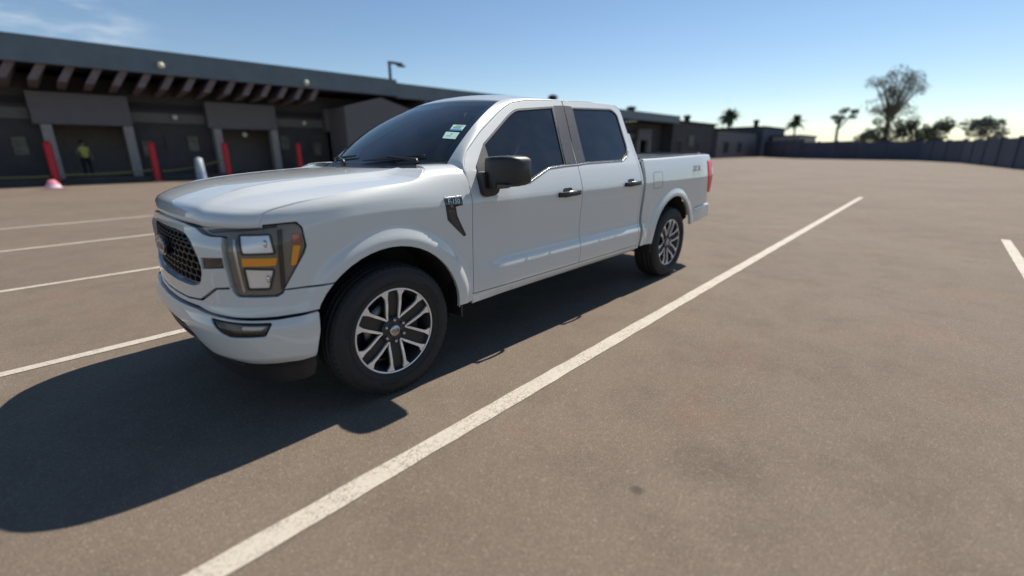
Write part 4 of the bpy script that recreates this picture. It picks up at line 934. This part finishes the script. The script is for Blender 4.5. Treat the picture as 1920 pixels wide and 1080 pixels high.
for i,(a,b_) in enumerate(bays):
    part('bay_header',B['panel'],(a-.55,b_+.45,30.55,31.18,3.05,4.62),bevel=.03)
    for cx in (a-.30,b_+.02): part('column',B['col'],(cx,cx+.42,30.6,31.18,.28,3.03))
for i,(a,b_) in enumerate(zip(bays[:-1],bays[1:])):
    xa,xb=a[1]+.5,b_[0]-.6
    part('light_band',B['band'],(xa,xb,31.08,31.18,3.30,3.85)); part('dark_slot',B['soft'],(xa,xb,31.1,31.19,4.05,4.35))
    if i<6:
        rnd_=random.Random(i)
        for k in range(3):
            xx=xa+.25+k*1.15; zz=1.3+rnd_.random()*.5; part('notice_board',B['poster'] if k!=1 else B['wall'],(xx,xx+.55,31.13,31.19,zz,zz+.9))
part('plinth',B['conc'],(X0,X1,29.4,31.19,.004,.26))
part('kerb_dark_strip',B['wall'],(X0,X1,29.25,29.39,.004,.30))  # dark strip along the foot of the plinth
# gabled porch volume
m_=MB(); yy0,yy1=28.0,31.15
m_.prism([(14.6,0.01),(14.6,4.6),(17.6,5.4),(20.6,4.6),(20.6,0.01)],lambda a,b,d:(a,d,b),yy0,yy1); m_.build('gable_porch',B['panel'],BL)
part('porch_door',B['soft'],(16.4,18.8,27.93,27.99,.05,2.9))
for x,z,y in ((4.45,6.08,28.18),(12.2,5.95,28.18)): 
    m_=MB(); m_.lathe([(-.16,.0),(-.14,.10),(0,.17),(.14,.10),(.16,0)],n=16,c=(x,y,z),axis='z'); m_.build('globe_lamp',B['lampw'],BL)
for x,z,y in ((5.15,3.65,30.95),(8.85,2.72,31.0),(12.9,3.6,30.95)):
    m_=MB(); m_.lathe([(-.15,.0),(-.13,.10),(0,.16),(.13,.10),(.15,0)],n=16,c=(x,y,z),axis='z'); m_.build('globe_lamp',B['lampw'],BL)
# mast with a lamp arm on the roof, vents
mt=empty('light_mast',(20.4,31,6.4)); tag(mt,'dark lamp mast with a short side arm standing up from the workshop roof','light mast')
m_=MB(); m_.tube([(20.4,31,6.42),(20.4,31,8.6)],.12,8); m_.build('mast_pole',B['soft'],mt); m_=MB(); m_.box(20.3,21.6,30.9,31.1,8.45,8.62); m_.build('mast_arm',B['soft'],mt); m_=MB(); m_.box(21.2,21.8,30.8,31.2,8.33,8.448); m_.build('lamp_head',B['band'],mt)
def roof_vent(x,y,z,h,r,label):
    v=empty('roof_vent',(x,y,z)); tag(v,label,'roof vent',group='vents and units on the roofs'); m_=MB(); m_.lathe([(0,r),(h*.7,r)],n=14,c=(x,y,z),axis='z'); m_.build('vent_pipe',B['soft'],v); m_=MB(); m_.lathe([(h*.7,r*1.5),(h*.9,r*1.3),(h,0)],n=14,c=(x,y,z),axis='z'); m_.lathe([(h*.7,0),(h*.7,r*1.5)],n=14,c=(x,y,z),axis='z'); m_.build('vent_cowl',B['soft'],v)
roof_vent(44.2,33,6.42,1.75,.42,'dark domed roof vent showing just above the cab roof of the pickup')
roof_vent(60.5,31.5,6.42,1.3,.5,'dark roof vent at the far end of the long workshop roof')
# lower blocks continuing the row to the right
def block(name,x0,x1,y0,y1,h,mat,label,wins,roofh=.25,win_mat=None):
    b=empty(name,((x0+x1)/2,(y0+y1)/2,0)); tag(b,label,'building'); part('wall',mat,(x0,x1,y0,y1,0,h),par=b); part('roof_edge',B['soft'],(x0-.3,x1+.3,y0-.3,y1+.3,h+.003,h+roofh),par=b)
    for (a,c_,z0,z1) in wins:
        w_=part('window',B['soft'],(a,c_,y0-.10,y0-.003,z0,z1),par=b); part('window_frame',win_mat or B['band'],(a-.1,a-.003,y0-.14,y0-.003,z0-.1,z1+.1),(c_+.003,c_+.1,y0-.14,y0-.003,z0-.1,z1+.1),(a-.1,c_+.1,y0-.14,y0-.003,z1+.003,z1+.1),par=w_)
    return b
block('office_block',70.4,88,29.5,42,5.9,B['wall'],'dark flat roofed block just right of the workshop with one pale window panel',[(72,74,1,3),(80,81.2,1.5,2.8)])
block('storage_block',88.4,112,29,42,5.0,B['panel'],'dark grey storage block behind the small palm, lowest of the row',[(92,94.5,1,3),(100,102,1,3)])
block('gabled_shed',112.4,130,28,40,6.3,B['slate'],'taller slate block with pale grey front beyond the storage block',[(115,117,1,3)])
block('pale_shed',118,134,22,27.4,4.4,B['col'],'pale grey low shed standing in front of the slate block',[(121,123,1,2.6)])
roof_vent(83.5,33,6.15,1.6,.5,'small dark vent on the office block roof left of the palm')
roof_vent(117,31,6.55,1.7,.5,'small dark vent on the taller slate block')
part('pale_sign',B['poster'],(76.5,78.6,29.34,29.4,2.2,3.9),par=[o for o in COL.objects if o.name=='office_block'][0])
# boundary wall on the right
WLb=empty('boundary_wall',(66,2,0)); tag(WLb,'long dark slate boundary wall closing the car park on the right','wall')
pts=[(112,27.2),(92,16),(83.3,7.4),(77.2,.1),(66.4,-3.7),(48.2,-6.4),(40,-7.8),(30,-12),(16,-22)]
for i,((xa,ya),(xb,yb)) in enumerate(zip(pts[:-1],pts[1:])):
    d=Vector((xb-xa,yb-ya)); L_=d.length; n_=max(1,round(L_/4.2)); a=math.atan2(d.y,d.x)
    for k in range(n_):
        q=Vector((xa,ya))+d*(k+.5)/n_; h=[3.2,2.65,2.4,2.28,2.15,2.06,2.06,2.06][i]
        Mt=Matrix.Translation((q.x,q.y,0))@Matrix.Rotation(a,4,'Z'); m_=MB(); m_.box(-L_/n_/2+.16,L_/n_/2-.16,-.1,.1,0,h,M=Mt); m_.build('wall_panel',B['slate'],WLb)
        m_=MB(); m_.box(L_/n_/2-.157,L_/n_/2+.157,-.17,.17,0,h+.12,M=Mt); m_.build('wall_pier',B['slate'],WLb)
# ------------------------------------------------------------ bollards, tape, things by the kerb
first=None
blab={-.72:'leftmost red bollard, at the left jamb of the open bay where a person stands',3.42:'red bollard at the right jamb of the bay where a person stands',7.05:'third red bollard from the left, at the left jamb of the lamp lit dark bay',11.5:'red bollard beside the column just right of the dark lamp lit bay',15.1:'rightmost red bollard, just left of the pickup windshield'}
for x,lab in blab.items():
    if first is None:
        b=empty('bollard',(x,29.1,0)); m_=MB(); m_.lathe([(0.0,.16),(2.04,.16),(2.14,.12),(2.19,.0)],n=20,c=(x,29.1,0),axis='z'); m_.build('bollard_post',B['red'],b); m_=MB(); m_.lathe([(0,.30),(.06,.30),(.06,.165)],n=20,c=(x,29.1,0),axis='z'); m_.build('bollard_base',B['conc'],b); first=b
    else: b=copy_tree(first); b.location=(x,29.1,0)
    tag(b,lab,'bollard','red bollards in front of the workshop')
ym=pbr('yellow_tape',(.15,.145,.035),.6)
for (xa,xb,za,zb,sag,lab) in ((-9,-.95,1.3,.45,.55,'yellow caution tape sagging down to the leftmost red bollard'),(-.5,3.2,.5,.62,.12,'yellow caution tape stretched low between the two left red bollards'),(3.65,6.85,.55,1.15,.25,'yellow caution tape rising behind the blue and white post')):
    m_=MB(); vs=[]
    for k in range(25):
        q=k/24; x=xa+(xb-xa)*q; z=za+(zb-za)*q-sag*4*q*(1-q)*.5; vs+= [(x,28.85,z),(x,28.85,z+.07),(x,28.862,z+.07),(x,28.862,z)]
    m_.add(vs,[(4*i+j,4*i+(j+1)%4,4*i+4+(j+1)%4,4*i+4+j) for i in range(24) for j in range(4)]); o=m_.build('caution_tape',ym); tag(o,lab,'tape','caution tapes along the workshop')
sp=empty('marker_post',(5.35,28.2,0)); tag(sp,'short pale blue and white marker post standing right of the second red bollard','post')
m_=MB(); m_.lathe([(0,.30),(.08,.28),(.50,.24)],n=16,c=(5.35,28.2,0),axis='z'); m_.build('post_base',pbr('pale_blue',(.22,.30,.42),.5),sp); m_=MB(); m_.lathe([(.50,.24),(1.25,.20),(1.32,0)],n=16,c=(5.35,28.2,0),axis='z'); m_.build('post_top',pbr('pale_white',(.34,.40,.45),.5),sp)
cn=empty('traffic_cone',(-.95,26.2,0)); tag(cn,'small pink and white striped cone on the asphalt before the leftmost bollard','traffic cone')
m_=MB(); m_.box(-1.35,-.55,25.8,26.6,.0,.05); m_.build('cone_base',pbr('cone_pink',(.50,.20,.26),.6),cn,bevel=.01)
m_=MB(); m_.lathe([(.05,.30),(.20,.24)],n=18,c=(-.95,26.2,0),axis='z'); m_.build('cone_lower',pbr('cone_white',(.55,.50,.55),.6),cn); m_=MB(); m_.lathe([(.20,.24),(.40,.12),(.42,0)],n=18,c=(-.95,26.2,0),axis='z'); m_.build('cone_tip',pbr('cone_pink2',(.50,.16,.22),.6),cn)

# ------------------------------------------------------------ person
def person(x,y,z0,rz):
    V=[('pelvis',0,0,.96,.125),('belly',0,0,1.10,.125),('chest',0,-.01,1.32,.150),('neck0',0,0,1.48,.075),('neck',0,-.01,1.55,.058),('head',0,-.02,1.66,.090),('crown',0,-.02,1.76,.075),
       ('hipR',.10,0,.92,.105),('kneeR',.12,-.03,.52,.070),('ankR',.12,0,.12,.048),('toeR',.13,-.14,.04,.040),('hipL',-.10,0,.92,.105),('kneeL',-.13,-.04,.52,.070),('ankL',-.14,.02,.12,.048),('toeL',-.15,-.12,.04,.040),
       ('shR',.19,0,1.42,.075),('elR',.27,.02,1.14,.052),('wrR',.25,-.12,.92,.035),('haR',.24,-.17,.85,.038),('shL',-.19,0,1.42,.075),('elL',-.29,.0,1.15,.052),('wrL',-.20,-.20,1.08,.035),('haL',-.14,-.25,1.09,.038)]
    E=[(0,1),(1,2),(2,3),(3,4),(4,5),(5,6),(0,7),(7,8),(8,9),(9,10),(0,11),(11,12),(12,13),(13,14),(2,15),(15,16),(16,17),(17,18),(2,19),(19,20),(20,21),(21,22)]
    k0=len(V)
    # fingers: four and a thumb per hand
    for hi,sg,dr in ((18,1,(0,-.3,-1)),(22,-1,(.8,-.4,-.15))):
        hx,hy,hz=V[hi][1:4]
        for f in range(4):
            V.append(('f',hx+dr[0]*.05,hy+dr[1]*.05+(f-1.5)*.018,hz+dr[2]*.05,.010)); V.append(('f',hx+dr[0]*(.09+.008*(f in (1,2))),hy+dr[1]*.09+(f-1.5)*.019,hz+dr[2]*.085-.01,.008)); E+=[(hi,len(V)-2),(len(V)-2,len(V)-1)]
        V.append(('t',hx+sg*-.03,hy-.035,hz+.01,.011)); V.append(('t',hx+sg*-.045,hy-.06,hz-.02,.009)); E+=[(hi,len(V)-2),(len(V)-2,len(V)-1)]
    me=bpy.data.meshes.new('body'); me.from_pydata([(a,b,c) for _,a,b,c,_ in V],E,[]); o=bpy.data.objects.new('body_tmp',me); COL.objects.link(o)
    md=o.modifiers.new('skin','SKIN'); 
    for i,(n,a,b,c,r) in enumerate(V): me.skin_vertices[0].data[i].radius=(r*(1.25 if n in('chest','belly','pelvis') else 1),r)
    me.skin_vertices[0].data[0].use_root=True
    md2=o.modifiers.new('sub','SUBSURF'); md2.levels=2; md2.render_levels=2
    dg=bpy.context.evaluated_depsgraph_get(); m2=bpy.data.meshes.new_from_object(o.evaluated_get(dg)); bpy.data.objects.remove(o); m2.name='body'
    m2.materials.clear()
    for mt in (pbr('skin',(.32,.19,.13),.6),pbr('hi_vis_vest',(.50,.55,.12),.7),pbr('work_trousers',(.012,.012,.016),.8),pbr('boots',(.03,.025,.02),.7),pbr('grey_sleeve',(.18,.18,.19),.8)): m2.materials.append(mt)
    for p_ in m2.polygons:
        c=p_.center; p_.use_smooth=True; ax=abs(c.x)
        if c.z>1.52: i=0
        elif c.z<.14: i=3
        elif ax>.235 and c.z>1.12: i=4
        elif (c.z<1.12 and c.y<-.15) or (ax>.2 and c.z<.93) : i=0
        elif ax>.20 and c.z>.9: i=4
        elif c.z>.98: i=1
        else: i=2
        p_.material_index=i
    r=empty('person',(x,y,z0),rz); tag(r,'person in a yellow hi-vis vest and black trousers standing inside the open workshop bay','person')
    ob=bpy.data.objects.new('body',m2); COL.objects.link(ob); ob.parent=r
    mb=MB(); mb.lathe([(1.675,.105),(1.72,.104),(1.77,.085),(1.80,.045),(1.81,0)],n=20,c=(0,-.015,0),axis='z'); h=mb.build('hair',pbr('hair',(.02,.015,.01),.7)); h.parent=r
    mb=MB(); mb.box(-.008,.008,-.125,-.10,1.635,1.675); mb.box(-.045,-.02,-.112,-.10,1.675,1.685); mb.box(.02,.045,-.112,-.10,1.675,1.685); mb.box(-.025,.025,-.108,-.095,1.605,1.612); f=mb.build('face',pbr('face_features',(.16,.07,.05),.6)); f.parent=r
    return r
person(.72,31.9,.28,.3).scale=(1.12,1.12,1.12)
# ------------------------------------------------------------ trees
LEAF=pbr('tree_leaves',(.050,.075,.028),.7,noise=.35,nscale=.8); LEAFP=pbr('pale_leaves',(.12,.14,.10),.7,noise=.3,nscale=.8); LEAFH=pbr('haze_pale_leaves',(.17,.19,.15),.7,noise=.25,nscale=.8); LEAFD=pbr('dark_leaves',(.035,.050,.022),.7,noise=.35,nscale=.8); BARK=pbr('bark',(.13,.10,.075),.9,noise=.3,nscale=6); FROND=pbr('palm_fronds',(.055,.085,.030),.6,noise=.3,nscale=2)  # the tall tree's leaf colour is paled to imitate distance haze
def leafcloud(mb,c,rad,n,size,rg):
    for k in range(n):
        while True:
            q=rg.uniform(-1,1,3)
            if q@q<1 and q@q>.08: break
        p=np.array(c)+q*np.array(rad); a=rg.normal(size=3); a/=np.linalg.norm(a); b=np.cross(a,rg.normal(size=3)); b/=np.linalg.norm(b); s=size*rg.uniform(.5,1.2)
        mb.add([p+a*s,p+b*s*.6,p-a*s,p-b*s*.6],[(0,1,2,3)])
def tree(name,x,y,h,r,trunk_h,label,mat,seed,clumps=14,n=110,leaf=.16,flat=.8,grp='trees beyond the car park'):
    rg=np.random.RandomState(seed); t=empty(name,(x,y,0)); tag(t,label,'tree',grp)
    mb=MB(); tips=[]; mb.tube([(x,y,0),(x+rg.uniform(-.2,.2),y,trunk_h*.5),(x+rg.uniform(-.3,.3),y+.1,trunk_h)],[h*.035,h*.028,h*.022],8)
    cl=MB()
    for k in range(clumps):
        a=rg.uniform(0,6.28); q=rg.uniform(.15,.95); zc=trunk_h+(h-trunk_h)*rg.uniform(.12,.92); sp=r*q*(1-.5*abs((zc-trunk_h)/(h-trunk_h)-.45)); cx,cy=x+sp*math.cos(a),y+sp*math.sin(a)
        mb.tube([(x,y,trunk_h*.92),((x+cx)/2,(y+cy)/2,(trunk_h+zc)/2+.1),(cx,cy,zc)],[h*.011,h*.006,h*.002],5)
        rr=r*rg.uniform(.22,.42); leafcloud(cl,(cx,cy,zc),(rr,rr,rr*flat),n,leaf,rg)
    mb.build('trunk',BARK,t); cl.build('crown',mat,t,fix=False); return t
def palm(x,y,h,label,seed,n=34,fl=1.7,rx=.8):
    rg=np.random.RandomState(seed); t=empty('palm_tree',(x,y,0)); tag(t,label,'palm tree','palm trees beyond the car park')
    mb=MB(); mb.tube([(x,y,0),(x+.1,y,h*.5),(x,y,h)],[.28,.22,.20],10); 
    for k in range(14): mb.lathe([(0,.24),(.06,.27),(.12,.22)],n=10,c=(x,y,h*.35+k*h*.045),axis='z')
    mb.build('trunk',BARK,t)
    mb=MB()
    for k in range(n):
        a=rg.uniform(0,6.28); el=rg.uniform(-.5,1.3); L_=fl*rg.uniform(.8,1.15); pr=None
        for j in range(9):
            q=j/8; rr=L_*q*math.cos(el)*(1-.15*q); z=h+L_*q*math.sin(el)-.9*q*q*L_*.55; p=np.array((x+rr*math.cos(a),y+rr*math.sin(a),z))
            if pr is not None:
                sd=np.array((-math.sin(a),math.cos(a),0)); wd=.34*math.sin(math.pi*min(q+.08,1))*fl/1.7
                for s_ in (-1,1): mb.add([pr,p,p+sd*s_*wd+[0,0,-.12*wd/.3],pr+sd*s_*wd*.7+[0,0,-.1]],[(0,1,2,3)])
            pr=p
    mb.build('crown',FROND,t,fix=False)
palm(137.8,44,10.8,'bushy green palm rising behind the dark blocks, taller of the two palms',3,n=64,fl=4.3)
palm(145.2,29.3,8.9,'shorter palm with a thin head rising behind the pale shed',5,n=34,fl=3.6)
tree('broadleaf_tree',104,13.2,9.2,2.6,5.4,'slender leaning tree with a flat grey green head on a thin trunk',LEAFP,11,clumps=9,n=120,leaf=.18,flat=.5)
tree('eucalyptus_tree',118,7.4,16.5,4.6,7.0,'very tall airy tree with haze-paled leaves standing far behind the boundary wall',LEAFH,21,clumps=40,n=150,leaf=.16,flat=.8)
labs=['low olive green tree behind the wall below the tall pale tree','dark green rounded tree behind the wall right of the tall pale tree','small grey green tree near the right edge behind the wall','small dark tree behind the wall midway between the rounded trees','low bushy tree behind the wall at the far right edge','squat green tree behind the wall just left of the tall pale tree']
for i,(x,y,h,r,m_) in enumerate([(98,5.2,6.2,3.2,LEAFD),(94,2.0,5.9,3.0,LEAFD),(84,-5.3,5.0,2.4,LEAFP),(88,-.4,5.2,2.6,LEAF),(66,-9.6,5.2,2.8,LEAF),(102,8.0,5.8,2.8,LEAF)]):
    tree('broadleaf_tree',x,y,h,r,h*.35,labs[i],m_,40+i,clumps=14,n=110,leaf=.2)
